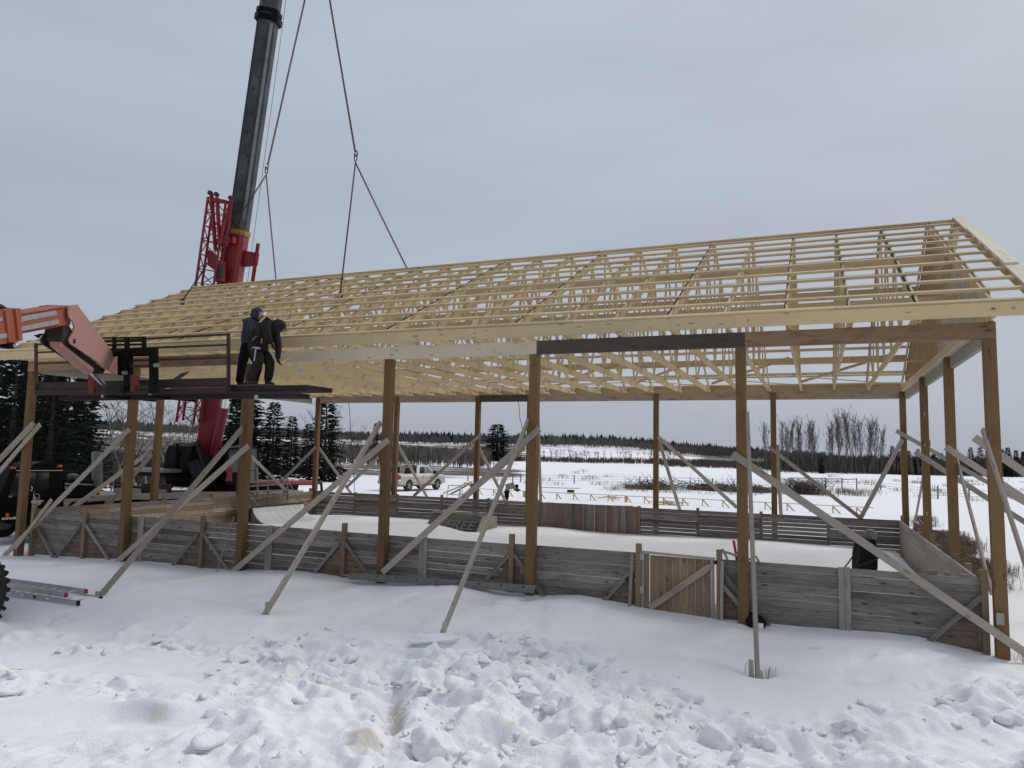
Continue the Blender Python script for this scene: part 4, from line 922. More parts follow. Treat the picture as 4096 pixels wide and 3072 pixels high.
neck = [(269, 1223), (304, 1218), (395, 1340), (479, 1457), (481, 1484), (459, 1500), (407, 1463), (335, 1413), (279, 1376), (271, 1360), (278, 1346), (289, 1328), (293, 1308), (287, 1290), (273, 1270), (269, 1256)]
gn = hp('boom_head', neck, 0.035, 'handler_pink', th, 0.03)
hp('boom_head_plate', [(u-22, v+4) for u, v in neck], 0.035, 'handler_orange', gn, -0.42)
gn.children[0].data.materials[0] = M['rust_brown']
hp('boom_head_core', [(262, 1300), (285, 1300), (345, 1420), (430, 1480), (420, 1495), (330, 1430), (262, 1375), (254, 1355)], 0.30, 'rust_dark', gn, -0.05)
def disc(nm, u, v, r, l, mat, par, off):
    p = atP(u, v, Q0, NN)+NN*off; mb = MB(); mb.lathe(p, NN, [(0, r), (l*0.8, r), (l, r*0.8)], 16); return mb.build(nm, M[mat], par)
disc('pin', 291, 1363, 0.045, 0.03, 'dark_metal', gn, 0.03); disc('pin', 291, 1363, 0.022, 0.045, 'steel_grey', gn, 0.03); disc('pin', 474, 1487, 0.05, 0.03, 'handler_pink', gn, 0.03)
ca, cb, cc = [atP(u, v, Q0, NN)-NN*0.18 for u, v in ((258, 1372), (385, 1480), (468, 1562))]
mb = MB(); mb.tube(ca, cb, 0.12, 0.125, 14); tc_ = mb.build('tilt_cylinder', M['handler_pink'], th); mb = MB(); mb.tube(cb, cc, 0.052, n=12); mb.build('rod', M['chrome'], tc_)
hp('lower_bracket', [(20, 1368), (70, 1362), (74, 1380), (66, 1394), (42, 1396), (14, 1388)], 0.3, 'black_paint', ob, -0.05); disc('pin', 62, 1381, 0.03, 0.04, 'chrome', ob, -0.05)
mb = MB(); mb.tube(atP(36, 1386, Q0, NN)-NN*0.15, atP(-120, 1412, Q0, NN)-NN*0.15, 0.05, n=10); mb.build('rod', M['chrome'], ob)
# fork carriage
YC = -2.55
def cp(nm, u0, v0, u1, v1, t, mat, par, y=YC, sk=0.0):
    P = [atY(u0, v0, y), atY(u1, v0+sk, y), atY(u1, v1+sk, y), atY(u0, v1, y)]; mb = MB(); mb.prism(P, (0, t, 0)); return mb.build(nm, M[mat], par)
car = cp('fork_carriage', 434, 1394, 617, 1425, 0.10, 'black_paint', th, YC, -2)
for a in ((596, 1392, 617, 1571, 'black_paint'), (494, 1420, 516, 1566, 'black_paint'), (352, 1481, 374, 1575, 'rust_red'), (470, 1420, 484, 1500, 'black_paint'), (520, 1500, 538, 1566, 'rust_red')): cp('carriage_upright', a[0], a[1], a[2], a[3], 0.12, a[4], car, YC-0.01)
cp('carriage_bar', 372, 1543, 593, 1560, 0.06, 'rust_brown', car, YC+0.02, -4); cp('carriage_bar', 352, 1566, 593, 1578, 0.08, 'rust_brown', car, YC+0.01, -4); cp('carriage_bar', 515, 1460, 592, 1470, 0.05, 'rust_brown', car, YC+0.03, -2)
for v0, v1 in ((1346, 1352), (1361, 1367), (1373, 1381)): cp('backrest_bar', 402, v0+3, 579, v1+3, 0.04, 'black_paint', car, YC+0.05, -4)
for u0, u1 in ((448, 459), (497, 512), (566, 579)): cp('backrest_bar', u0, 1347, u1, 1396, 0.05, 'black_paint', car, YC+0.04)
mb = MB(); p = atY(468, 1562, YC-0.02); mb.tube(p-Vector((0.22, 0, 0)), p+Vector((0.22, 0, 0)), 0.10, n=12); mb.build('carriage_pivot', M['rust_dark'], car)
for u, v in ((625, 1461), (500, 1491)):
    mb = MB(); p = atY(u, v, YC-0.05); mb.tube(p-Vector((0.05, 0, 0)), p+Vector((0.05, 0, 0)), 0.045, n=10); mb.build('carriage_bolt', M['steel_grey'], car)
mb = MB(); mb.tube(atY(500, 1491, YC-0.06), atY(505, 1400, YC-0.06), 0.02, n=6); mb.build('hydraulic_line', M['black_paint'], car)
for u in (420, 585):
    a = atY(u, 1585, YC); mb = MB(); mb.box((a.x, YC+0.7, a.z), (0.12, 1.4, 0.05)); mb.build('fork', M['black_paint'], car)
# tyre and machine body, mostly left of the frame
wc = atP(-52, 2386, atY(-52, 2386, -5.0), NN); R_ = 0.69
mb = MB(); mb.lathe(wc-NN*0.42, NN, [(0, 0.40), (0.0, 0.55), (0.06, 0.63), (0.16, 0.655), (0.30, 0.655), (0.40, 0.63), (0.46, 0.55), (0.46, 0.40)], 40); tyre = mb.build('tyre', M['rubber_mud'], th)
mb = MB()
for k in range(22):
    for s_ in (0, 1):
        a_ = 2*math.pi*(k+0.5*s_)/22; rad = HD*math.cos(a_)+Vector((0, 0, 1))*math.sin(a_); tan_ = -HD*math.sin(a_)+Vector((0, 0, 1))*math.cos(a_)
        c0_ = wc-NN*(0.42-0.46*(0.02 if s_ else 0.98))+rad*0.645; c1_ = wc-NN*(0.42-0.46*0.52)+rad*0.665+tan_*0.09
        mb.bar(c0_, c1_, 0.085, 0.07, rad)
mb.build('tread_lugs', M['rubber_mud'], tyre)
mb = MB(); mb.lathe(wc-NN*0.02, NN, [(-0.1, 0.40), (0.0, 0.40), (-0.06, 0.30), (-0.04, 0.15), (0.02, 0.12)], 24); mb.build('rim', M['handler_orange'], tyre)
bc = wc-NN*1.25-HD*1.4
mb = MB(); Rz = Matrix.Rotation(math.atan2(HD.y, HD.x), 3, 'Z'); mb.box((bc.x, bc.y, wc.z+0.35), (4.6, 1.5, 0.8), R=Rz); mb.box((bc.x-HD.x*1.0-NN.x*0.6, bc.y-HD.y*1.0-NN.y*0.6, wc.z+1.4), (1.4, 0.85, 1.5), R=Rz); mb.build('body', M['handler_orange'], th)
for l_, s_ in ((-2.9, 0), (-2.9, -2.1), (0, -2.1)):
    c0_ = wc+HD*l_+NN*s_; mb = MB(); mb.lathe(c0_-NN*0.42, NN, [(0, 0.35), (0, 0.55), (0.08, R_-0.03), (0.38, R_-0.03), (0.46, 0.55), (0.46, 0.35)], 28); mb.build('tyre', M['rubber_mud'], th)

# ------------------------------------------------------------------ work platform on the forks
YP = -2.05
plat = empty('work_platform', atY(530, 1590, YP), 'rusty steel man basket with guard rails held up on the forks', 'platform')
def pp(nm, a, b, w, t, mat, y=YP, up=(0, 0, 1)):
    mb = MB(); mb.bar(atY(*a, y), atY(*b, y), w, t, up); return mb.build(nm, M[mat], plat)
pp('rail_post', (144, 1374), (146, 1580), 0.06, 0.06, 'rust_brown', up=(1, 0, 0)); pp('rail_post', (914, 1333), (914, 1573), 0.06, 0.06, 'rust_brown', up=(1, 0, 0))
for a, b in (((148, 1378), (911, 1338)), ((148, 1410), (911, 1379)), ((148, 1454), (911, 1430))): pp('guard_rail', a, b, 0.04, 0.05, 'rust_brown')
pp('toe_board', (150, 1547), (909, 1529), 0.21, 0.015, 'rust_brown', YP+0.015); pp('deck_beam', (146, 1572), (914, 1562), 0.115, 0.08, 'rust_brown', YP-0.02)
pp('fork_sleeve', (254, 1594), (1040, 1584), 0.11, 0.25, 'rust_dark', YP+0.25); pp('fork_sleeve', (1040, 1585), (1222, 1585), 0.10, 0.3, 'rust_dark', YP+0.25)
dz = atY(530, 1556, YP).z
mb = MB(); mb.box(((atY(150, 1556, YP).x+atY(912, 1556, YP).x)/2, -1.35, dz-0.02), (atY(912, 1556, YP).x-atY(150, 1556, YP).x, 1.25, 0.05)); mb.build('deck', M['rust_dark'], plat)
for u, v in ((412, 1583), (600, 1581), (1025, 1588)):
    mb = MB(); mb.box(atY(u, v, YP-0.04), (0.06, 0.05, 0.09)); mb.build('clamp', M['galvanised'], plat)
a, b = atY(917, 1561, -1.9), atY(1235, 1561, -1.9)
DECKZ = atY(1000, 1545, -1.4).z
mb = MB(); mb.box(((a.x+b.x)/2-0.05, -1.45, DECKZ-0.095), (b.x-a.x, 0.9, 0.10)); mb.build('extension_plank', M['rust_dark'], plat)
mb = MB(); mb.box((atY(1030, 1545, -1.4).x, -1.45, DECKZ-0.022), (1.35, 0.8, 0.04)); mb.build('deck_sheet', M['beam_dark'], plat)
for y in (-0.75,):
    mb = MB(); mb.bar((atY(146, 1572, YP).x, y, dz-0.03), (atY(914, 1562, YP).x, y, dz-0.03), 0.12, 0.08); mb.build('deck_beam', M['rust_brown'], plat)
mb = MB(); p = atY(715, 1510, -1.0); mb.box(p, (0.5, 0.3, 0.02), R=Euler((0.3, -0.5, 0)).to_matrix()); tag(mb.build('tool_tray', M['dark_metal']), 'dark tilted tool tray lying on the platform behind the fork carriage', 'tray')
# ------------------------------------------------------------------ people
def skin_mesh(name, joints, edges, root, mat, parent, xf, sub=2, smooth=True):
    """joints: {key: (x, y, z, r)}; grown with Skin + Subdivision and baked to a plain mesh"""
    keys = list(joints); me = bpy.data.meshes.new(name+'_sk'); bm = bmesh.new(); lay = bm.verts.layers.skin.verify(); V = {}
    for k in keys:
        j = joints[k]; v = bm.verts.new(j[:3]); r = j[3] if len(j) == 4 else (j[3], j[4])
        v[lay].radius = (r, r) if not isinstance(r, tuple) else r
        v[lay].use_root = (k == root); V[k] = v
    for e in edges:
        for a, b in zip(e[:-1], e[1:]): bm.edges.new((V[a], V[b]))
    bm.to_mesh(me); bm.free()
    tmp = bpy.data.objects.new(name+'_sk', me); COL.objects.link(tmp)
    m1 = tmp.modifiers.new('skin', 'SKIN'); m1.use_smooth_shade = True
    m2 = tmp.modifiers.new('sub', 'SUBSURF'); m2.levels = sub; m2.render_levels = sub
    dg = bpy.context.evaluated_depsgraph_get(); out = bpy.data.meshes.new_from_object(tmp.evaluated_get(dg))
    bpy.data.objects.remove(tmp); bpy.data.meshes.remove(me)
    out.transform(xf); out.transform(Matrix.Translation(-wloc(parent)))
    out.materials.clear(); out.materials.append(M[mat]); out.name = name
    for p in out.polygons: p.use_smooth = True
    o = bpy.data.objects.new(name, out); COL.objects.link(o); o.parent = parent; return o
HX = Vector((math.cos(YAW), math.sin(YAW), 0)); HYv = Vector((-math.sin(YAW), math.cos(YAW), 0))
def frame_at(P, rot=0.0, s=1.0):
    hx = Matrix.Rotation(rot, 3, 'Z') @ HX; hy = Matrix.Rotation(rot, 3, 'Z') @ HYv
    return Matrix(((hx.x*s, hy.x*s, 0, P.x), (hx.y*s, hy.y*s, 0, P.y), (0, 0, s, P.z), (0, 0, 0, 1)))
def lp(xf, x, y, z): return xf @ Vector((x, y, z))
def hand(name, joints_base, tip_dir, xf, parent, mat):
    """palm with four unequal bent fingers and a thumb leaving the side of the palm"""
    w = Vector(joints_base); d = Vector(tip_dir).normalized(); s = d.cross(Vector((0, 1, 0.1))).normalized(); n = d.cross(s)
    J = {'w': (*w, .028), 'p': (*(w+d*0.055), .036, .022), 'k': (*(w+d*0.085), .038, .02)}; E_ = [('w', 'p', 'k')]
    for i, (o_, L) in enumerate(((-.03, .065), (-.01, .075), (.011, .07), (.03, .055))):
        a = w+d*0.095+n*o_; b = a+d*L*0.55+s*0.012; c = b+d*L*0.35+s*0.035
        J['a%d' % i] = (*a, .010); J['b%d' % i] = (*b, .009); J['c%d' % i] = (*c, .008); E_.append(('k', 'a%d' % i, 'b%d' % i, 'c%d' % i))
    t = w+d*0.035+n*0.035; t2 = t+d*0.03+n*0.025; t3 = t2+d*0.03+s*0.015
    J['t'] = (*t, .013); J['t2'] = (*t2, .011); J['t3'] = (*t3, .009); E_.append(('p', 't', 't2', 't3'))
    return skin_mesh(name, J, E_, 'w', mat, parent, xf, 1)
def head_mesh(name, c, face, xf, parent, mat, r=0.098):
    """ellipsoid head pushed out to brow, nose, lips and chin"""
    me = bpy.data.meshes.new(name); bm = bmesh.new(); bmesh.ops.create_icosphere(bm, subdivisions=4, radius=1.0)
    f = Vector(face).normalized(); up = (Vector((0, 0, 1))-f*f.z).normalized(); sd = up.cross(f)
    for v in bm.verts:
        p = v.co.copy(); a, b, h = p.dot(Vector((1, 0, 0))), p.dot(Vector((0, 1, 0))), p.z     # a forward, b side, h up
        a2 = a*(1.02 if a > 0 else 1.12); b2 = b*0.80*(1-0.18*max(0, -h)); h2 = h*1.18
        if a > 0.5:
            a2 += 0.24*math.exp(-(b/0.13)**2-((h+0.12)/0.20)**2)                       # nose
            a2 += 0.06*math.exp(-(b/0.22)**2-((h+0.50)/0.10)**2)                       # lips
            a2 -= 0.10*math.exp(-((abs(b)-0.34)/0.15)**2-((h-0.08)/0.10)**2)           # eye sockets
            a2 += 0.06*math.exp(-(b/0.5)**2-((h-0.24)/0.09)**2)                        # brow
            a2 += 0.07*math.exp(-(b/0.25)**2-((h+0.82)/0.16)**2)                       # chin
        v.co = Vector(c)+(f*a2+sd*b2+up*h2)*r
    bm.to_mesh(me); bm.free(); me.transform(xf); me.transform(Matrix.Translation(-wloc(parent))); me.materials.append(M[mat])
    for p in me.polygons: p.use_smooth = True
    o = bpy.data.objects.new(name, me); COL.objects.link(o); o.parent = parent; return o
def hood_mesh(c, face, xf, parent, mat, r=0.125):
    me = bpy.data.meshes.new('hood'); bm = bmesh.new(); bmesh.ops.create_icosphere(bm, subdivisions=4, radius=1.0)
    f = Vector(face).normalized(); up = (Vector((0, 0, 1))-f*f.z).normalized(); sd = up.cross(f); kill = []
    for v in bm.verts:
        a, b, h = v.co.x, v.co.y, v.co.z
        if a > 0.62 and abs(b) < 0.62 and h < 0.6: kill.append(v)
        k = 1+0.06*math.sin(7*h+3*b); v.co = Vector(c)+(f*(a*1.10*k)+sd*(b*0.86*k)+up*(h*1.14-0.05*a))*r
    bmesh.ops.delete(bm, geom=kill, context='VERTS')
    bm.to_mesh(me); bm.free(); me.transform(xf); me.transform(Matrix.Translation(-wloc(parent))); me.materials.append(M[mat])
    for p in me.polygons: p.use_smooth = True
    o = bpy.data.objects.new('hood', me); COL.objects.link(o); o.parent = parent
    return o
def boot(xf, parent, ankle, toe, mat='boot_brown'):
    a, t = Vector(ankle), Vector(toe)
    return skin_mesh('boot', {'s': (a.x, a.y, a.z+0.10, .055), 'a': (a.x, a.y, a.z, .05), 'h': (a.x-(t.x-a.x)*0.25, a.y, a.z-0.045, .042), 'm': (*(a.lerp(t, .55)-Vector((0, 0, .02))), .046), 't': (*t, .036)}, [('s', 'a', 'm', 't'), ('a', 'h')], 'a', mat, parent, xf, 1)
P1 = atY(978, 1540, -1.35); P1.z = DECKZ
w1 = empty('person', P1, 'worker in a navy hooded sweatshirt and black trousers standing upright on the platform', 'person')
x1 = frame_at(P1, -0.05, 1.06)
body1 = skin_mesh('body', {'pel': (.05, .02, .92, .10), 'wa': (.06, .02, 1.08, .10), 'ch': (.07, .02, 1.30, .115), 'nk': (.12, .02, 1.50, .05), 'hd': (.17, .02, 1.60, .07),
    'sl': (.08, -.15, 1.40, .06), 'el': (.17, -.20, 1.15, .045), 'wl': (.36, -.16, 1.12, .035), 'sr': (.10, .19, 1.40, .06), 'er': (.20, .24, 1.15, .045), 'wr': (.38, .18, 1.13, .035),
    'hl': (.02, -.09, .88, .09), 'kl': (-.04, -.10, .48, .065), 'al': (-.08, -.10, .10, .045), 'hr': (.10, .13, .88, .09), 'kr': (.24, .16, .50, .065), 'ar': (.13, .17, .10, .045)},
    [('pel', 'wa', 'ch', 'nk', 'hd'), ('ch', 'sl', 'el', 'wl'), ('ch', 'sr', 'er', 'wr'), ('pel', 'hl', 'kl', 'al'), ('pel', 'hr', 'kr', 'ar')], 'pel', 'skin', w1, x1)
head_mesh('head', (.215, .02, 1.615), (1, -.25, -.28), x1, w1, 'skin')
hood_mesh((.185, .02, 1.625), (1, -.25, -.28), x1, w1, 'navy_cloth', 0.138)
skin_mesh('hoodie', {'hem': (.05, .02, .84, .188), 'wa': (.055, .02, 1.02, .194), 'ch': (.06, .02, 1.28, .205), 'sh': (.09, .02, 1.43, .171), 'nk': (.13, .02, 1.51, .108),
    'sl': (.07, -.17, 1.40, .108), 'el': (.17, -.23, 1.14, .085), 'wl': (.35, -.17, 1.11, .057), 'sr': (.10, .21, 1.40, .108), 'er': (.20, .27, 1.14, .085), 'wr': (.37, .19, 1.12, .057)},
    [('hem', 'wa', 'ch', 'sh', 'nk'), ('sh', 'sl', 'el', 'wl'), ('sh', 'sr', 'er', 'wr')], 'ch', 'navy_cloth', w1, x1)
skin_mesh('trousers', {'pel': (.05, .02, .90, .171), 'w': (.05, .02, 1.04, .148), 'hl': (.02, -.09, .80, .131), 'kl': (-.04, -.10, .46, .100), 'cl': (-.06, -.10, .25, .093), 'al': (-.07, -.10, .06, .097), 'hr': (.10, .13, .80, .131), 'kr': (.23, .16, .48, .100), 'cr': (.18, .17, .27, .091), 'ar': (.13, .17, .07, .093)},
    [('w', 'pel', 'hl', 'kl', 'cl', 'al'), ('pel', 'hr', 'kr', 'cr', 'ar')], 'pel', 'black_cloth', w1, x1)
boot(x1, w1, (-.07, -.10, .08), (.12, -.12, .035)); boot(x1, w1, (.13, .17, .08), (.32, .15, .035))
hand('hand', (.37, -.16, 1.11), (1, .1, -.2), x1, w1, 'skin'); hand('hand', (.39, .18, 1.12), (1, -.1, -.2), x1, w1, 'skin')
P2 = atY(1034, 1540, -1.62); P2.z = DECKZ
w2 = empty('person', P2, 'worker in dark hooded clothes with tool belt bending forward on the platform', 'person')
x2 = frame_at(P2, -0.1, 1.07)
skin_mesh('body', {'pel': (-.13, 0, .90, .10), 'wa': (-.02, 0, 1.06, .10), 'ch': (.12, 0, 1.22, .11), 'nk': (.27, 0, 1.34, .05), 'hd': (.34, 0, 1.30, .07),
    'sl': (.17, -.17, 1.24, .06), 'el': (.26, -.22, 1.00, .045), 'wl': (.30, -.14, .86, .035), 'sr': (.20, .18, 1.22, .06), 'er': (.30, .20, .90, .045), 'wr': (.34, .12, .58, .035),
    'hl': (-.12, -.10, .85, .09), 'kl': (.06, -.14, .50, .065), 'al': (-.14, -.14, .10, .045), 'hr': (-.10, .12, .85, .09), 'kr': (.18, .14, .50, .065), 'ar': (.13, .14, .10, .045)},
    [('pel', 'wa', 'ch', 'nk', 'hd'), ('ch', 'sl', 'el', 'wl'), ('ch', 'sr', 'er', 'wr'), ('pel', 'hl', 'kl', 'al'), ('pel', 'hr', 'kr', 'ar')], 'pel', 'skin', w2, x2)
head_mesh('head', (.375, .01, 1.24), (.55, .25, -.85), x2, w2, 'skin', .09); hood_mesh((.37, 0, 1.255), (.55, .25, -.85), x2, w2, 'char_cloth', 0.148)
skin_mesh('hoodie', {'hem': (-.17, 0, .88, .201), 'wa': (-.06, 0, 1.04, .195), 'ch': (.08, 0, 1.19, .206), 'sh': (.20, 0, 1.29, .177), 'nk': (.29, 0, 1.33, .118),
    'sl': (.17, -.18, 1.24, .112), 'el': (.26, -.24, 1.00, .085), 'wl': (.31, -.145, .86, .059), 'sr': (.20, .19, 1.22, .112), 'er': (.30, .21, .90, .083), 'wr': (.345, .125, .555, .053)},
    [('hem', 'wa', 'ch', 'sh', 'nk'), ('sh', 'sl', 'el', 'wl'), ('sh', 'sr', 'er', 'wr')], 'ch', 'char_cloth', w2, x2)
skin_mesh('trousers', {'w': (-.10, 0, .97, .177), 'pel': (-.13, 0, .88, .189), 'hl': (-.08, -.11, .76, .142), 'kl': (.06, -.14, .50, .118), 'cl': (-.06, -.14, .27, .100), 'al': (-.13, -.14, .07, .106), 'hr': (-.04, .12, .76, .142), 'kr': (.17, .14, .50, .116), 'cr': (.16, .14, .27, .100), 'ar': (.13, .14, .07, .104)},
    [('w', 'pel', 'hl', 'kl', 'cl', 'al'), ('pel', 'hr', 'kr', 'cr', 'ar')], 'pel', 'char_cloth', w2, x2)
boot(x2, w2, (-.13, -.14, .08), (.06, -.16, .035)); boot(x2, w2, (.13, .14, .08), (.31, .12, .035))
hand('glove', (.31, -.14, .87), (.4, .1, -1), x2, w2, 'black_cloth'); hand('glove', (.345, .12, .57), (.55, -.15, -1), x2, w2, 'black_cloth')
mb = MB(); ring_ = [lp(x2, -.06+.165*math.cos(q)*0.75-.02*math.sin(q), .18*math.sin(q), 1.0+.165*math.cos(q)*0.66) for q in [2*math.pi*k/20 for k in range(20)]]; mb.path(ring_, 0.022, 6, closed=True); belt = mb.build('tool_belt', M['leather'], w2)
for (x, y, z, sx, sz) in ((.16, -.20, .80, .17, .20), (.02, -.20, .86, .12, .16)):
    mb = MB(); p = lp(x2, x, y, z); mb.box(p, (sx, .10, sz), rz=YAW-0.1); mb.build('tool_pouch', M['black_plastic'], belt)
for k in range(4):
    mb = MB(); mb.tube(lp(x2, .10+.025*k, -.24, .86), lp(x2, .11+.03*k, -.25, .95+.02*(k % 2)), 0.009, n=6); mb.build('tool_handle', M['tape_yellow' if k == 1 else 'dark_metal'], belt)
hm = empty('hammer', lp(x2, .02, -.27, .52), 'steel claw hammer hanging from the bent worker\'s belt', 'hammer')
mb = MB(); mb.bar(lp(x2, .00, -.27, .48), lp(x2, .03, -.27, .78), 0.028, 0.02); mb.build('handle', M['galvanised'], hm)
mb = MB(); mb.tube(lp(x2, .03, -.27, .76), lp(x2, .12, -.27, .75), 0.022, n=8); mb.path([lp(x2, .03, -.27, .76), lp(x2, -.03, -.27, .77), lp(x2, -.07, -.27, .745)], [.018, .014, .006], 6); mb.build('head', M['galvanised'], hm)
tm = empty('measuring_tape', lp(x2, .38, .1, .45), 'yellow measuring tape stretched from the bent worker\'s gloved hand to the beam', 'tape measure')
te = atY(1190, 1415, -0.6)
mb = MB(); mb.bar(lp(x2, .39, .09, .46), te, 0.028, 0.006); mb.build('blade', M['tape_yellow'], tm)
mb = MB(); mb.box(lp(x2, .37, .09, .43), (.07, .045, .07), rz=YAW); mb.build('case', M['tape_yellow'], tm)
# far worker stooping over the boards
P3 = atD(2027, 1958, 44.0); P3.z = zmesh(P3.x, P3.y)-0.02
w3 = empty('person', P3, 'worker in a grey shirt and black trousers bent over boards beyond the far fence', 'person')
x3 = frame_at(P3, 0.15, 1.05)
skin_mesh('body', {'pel': (-.05, 0, .88, .10), 'ch': (.28, 0, 1.06, .10), 'nk': (.45, 0, 1.06, .05), 'hd': (.53, 0, 1.0, .08), 'sl': (.33, -.17, 1.02, .05), 'el': (.52, -.2, .84, .04), 'wl': (.75, -.15, .80, .03), 'sr': (.33, .17, 1.02, .05), 'er': (.50, .2, .80, .04), 'wr': (.70, .15, .68, .03),
    'hl': (-.03, -.1, .84, .06), 'kl': (.04, -.12, .46, .045), 'al': (-.06, -.12, .08, .04), 'hr': (-.03, .1, .84, .06), 'kr': (.0, .13, .46, .045), 'ar': (-.12, .13, .08, .04)},
    [('pel', 'ch', 'nk', 'hd'), ('ch', 'sl', 'el', 'wl'), ('ch', 'sr', 'er', 'wr'), ('pel', 'hl', 'kl', 'al'), ('pel', 'hr', 'kr', 'ar')], 'pel', 'skin', w3, x3, 1)
skin_mesh('shirt', {'hem': (-.06, 0, .92, .18), 'ch': (.20, 0, 1.05, .20), 'sh': (.36, 0, 1.06, .16), 'sl': (.33, -.19, 1.02, .08), 'el': (.50, -.21, .86, .065), 'sr': (.33, .19, 1.02, .08), 'er': (.48, .21, .82, .065)}, [('hem', 'ch', 'sh'), ('sh', 'sl', 'el'), ('sh', 'sr', 'er')], 'ch', 'grey_cloth', w3, x3, 1)
skin_mesh('sleeves', {'e': (.50, -.21, .86, .06), 'w': (.78, -.15, .79, .045), 'm': (.5, 0, .93, .03), 'e2': (.48, .21, .82, .06), 'w2': (.72, .15, .68, .045)}, [('w', 'e', 'm', 'e2', 'w2')], 'm', 'black_cloth', w3, x3, 1)
skin_mesh('trousers', {'pel': (-.05, 0, .88, .17), 'kl': (.04, -.12, .46, .10), 'al': (-.06, -.12, .06, .08), 'kr': (.0, .13, .46, .10), 'ar': (-.12, .13, .06, .08)}, [('pel', 'kl', 'al'), ('pel', 'kr', 'ar')], 'pel', 'black_cloth', w3, x3, 1)
head_mesh('hat', (.56, 0, .99), (.7, 0, -.7), x3, w3, 'black_cloth', 0.115)
boot(x3, w3, (-.06, -.12, .06), (.12, -.12, .03)); boot(x3, w3, (-.12, .13, .06), (.06, .13, .03))

# ------------------------------------------------------------------ loose things on and around the rink
# extension ladder in the snow
la = ground_at(309, 2428); lb_ = ground_at(40, 2392); ld = (lb_-la).normalized(); lw = Vector((-ld.y, ld.x, 0)).normalized()
if lw.y < 0: lw = -lw
ladder = empty('extension_ladder', la, 'aluminium extension ladder lying flat in the snow beside the big tyre', 'ladder')
zl = max(la.z, lb_.z)+0.03
def rail(o0, o1, side, z, mat='aluminium'):
    a = la+ld*o0+lw*side; b = la+ld*o1+lw*side; a.z = z; b.z = z+0.02; mb = MB(); mb.bar(a, b, 0.10, 0.028); return mb.build('rail', M[mat], ladder)
for s_, z_, o0, wd in ((0, zl+0.05, 0.0, 0.52), (1, zl+0.17, 0.42, 0.45)):
    b0 = 0.035*s_
    rail(o0, 3.6, b0, z_); rail(o0, 3.6, b0+wd, z_)
    k = o0+0.22
    while k < 3.5:
        a = la+ld*k+lw*(b0+0.01); b = la+ld*k+lw*(b0+wd-0.01); a.z = b.z = z_+0.0; mb = MB(); mb.tube(a, b, 0.018, n=8); mb.build('rung', M['aluminium'], ladder); k += 0.3
    for sd in (b0, b0+wd):
        p = la+ld*(o0-0.02)+lw*sd; mb = MB(); mb.box((p.x, p.y, z_), (0.05, 0.05, 0.095), rz=math.atan2(ld.y, ld.x)); mb.build('end_cap', M['red_plastic' if s_ else 'black_plastic'], ladder)
for k in (0.9, 1.3, 1.7, 2.1):
    p = la+ld*k-lw*0.016; p.z = zl+0.055; mb = MB(); mb.box(p, (0.09, 0.003, 0.05), rz=math.atan2(ld.y, ld.x)); mb.build('label', M['graffiti_black' if k == 1.3 else 'white_paint'], ladder)
# aluminium plank set on the strut feet
a, b = atY(1398, 2300, -0.20), atY(2141, 2352, -0.20)
chn = empty('aluminium_plank', a.lerp(b, .5), 'long grey metal channel lying along the foot of the front fence', 'metal channel')
mb = MB(); mb.bar(a, b, 0.012, 0.15, (0, -0.6, 1)); mb.build('web', M['channel_grey'], chn)
for s_ in (-1, 1):
    mb = MB(); o_ = Vector((0, s_*0.075*0.86, s_*0.075*0.5)); mb.bar(a+o_-Vector((0, -.02, .025)), b+o_-Vector((0, -.02, .025)), 0.06, 0.012); mb.build('flange', M['channel_grey'], chn)
for k in range(9):
    p = a.lerp(b, (k+.5)/9)+Vector((0, -0.02, 0.006)); mb = MB(); mb.lathe(p, (0, -.6, 1), [(0, .02), (.012, .02)], 8); mb.build('bolt', M['dark_metal'], chn)
a2, b2 = atY(1375, 2300, -0.24), atY(2105, 2362, -0.24); mb = MB(); mb.bar(a2, b2, 0.045, 0.03); tag(mb.build('metal_rail', M['channel_grey']), 'slim grey metal rail just under the long channel by the front fence', 'metal rail')
for u0, u1 in ((1500, 1495), (1640, 1635), (1925, 1920), (1990, 1985)):
    pass
pa, pb = atY(936, 2066, 0.10), atY(866, 2295, -0.12); mb = MB(); mb.tube(pb, pa, 0.017, 0.013, 7); tag(mb.build('wooden_stick', M['brace_wood']), 'thin grey stick leaning against the front fence near the fifth post', 'stick')
# black tub barrow stood on end on the rink
bpz = atY(3452, 2230, 6.3); bz = zmesh(bpz.x, bpz.y)
bar_ = empty('wheelbarrow', (bpz.x, bpz.y, bz), 'black plastic wheelbarrow standing on end on the rink snow at the right', 'wheelbarrow')
def q2(x, y, z): return Vector((bpz.x, bpz.y, bz))+HX*x+HYv*y+Vector((0, 0, z))
mb = MB(); N_ = 9
prof = [(0.0, -.16, .16), (0.18, -.22, .25), (0.55, -.23, .24), (0.80, -.20, .20), (0.95, -.10, .15)]
prev = None
for z, xa, xb in prof:
    R = []
    for (x, y) in ((xa, -.18), (xa+.04, -.28), (xb-.04, -.28), (xb, -.18), (xb, .18), (xb-.04, .28), (xa+.04, .28), (xa, .18)): mb.v.append(tuple(q2(x+.08*z, y, z))); R.append(len(mb.v)-1)
    if prev: mb.bridge(prev, R)
    else: mb.face(R[::-1])
    prev = R
mb.face(prev); mb.build('tub', M['black_plastic'], bar_)
for s_ in (-.2, .2):
    mb = MB(); mb.path([q2(-.52, s_, .02), q2(-.30, s_, .28), q2(-.05, s_, .62), q2(.15, s_*.6, .95)], .018, 7); mb.build('handle', M['dark_metal'], bar_)
mb = MB(); mb.tube(q2(-.25, -.30, .30), q2(.30, -.30, .52), .02); mb.build('leg', M['dark_metal'], bar_)
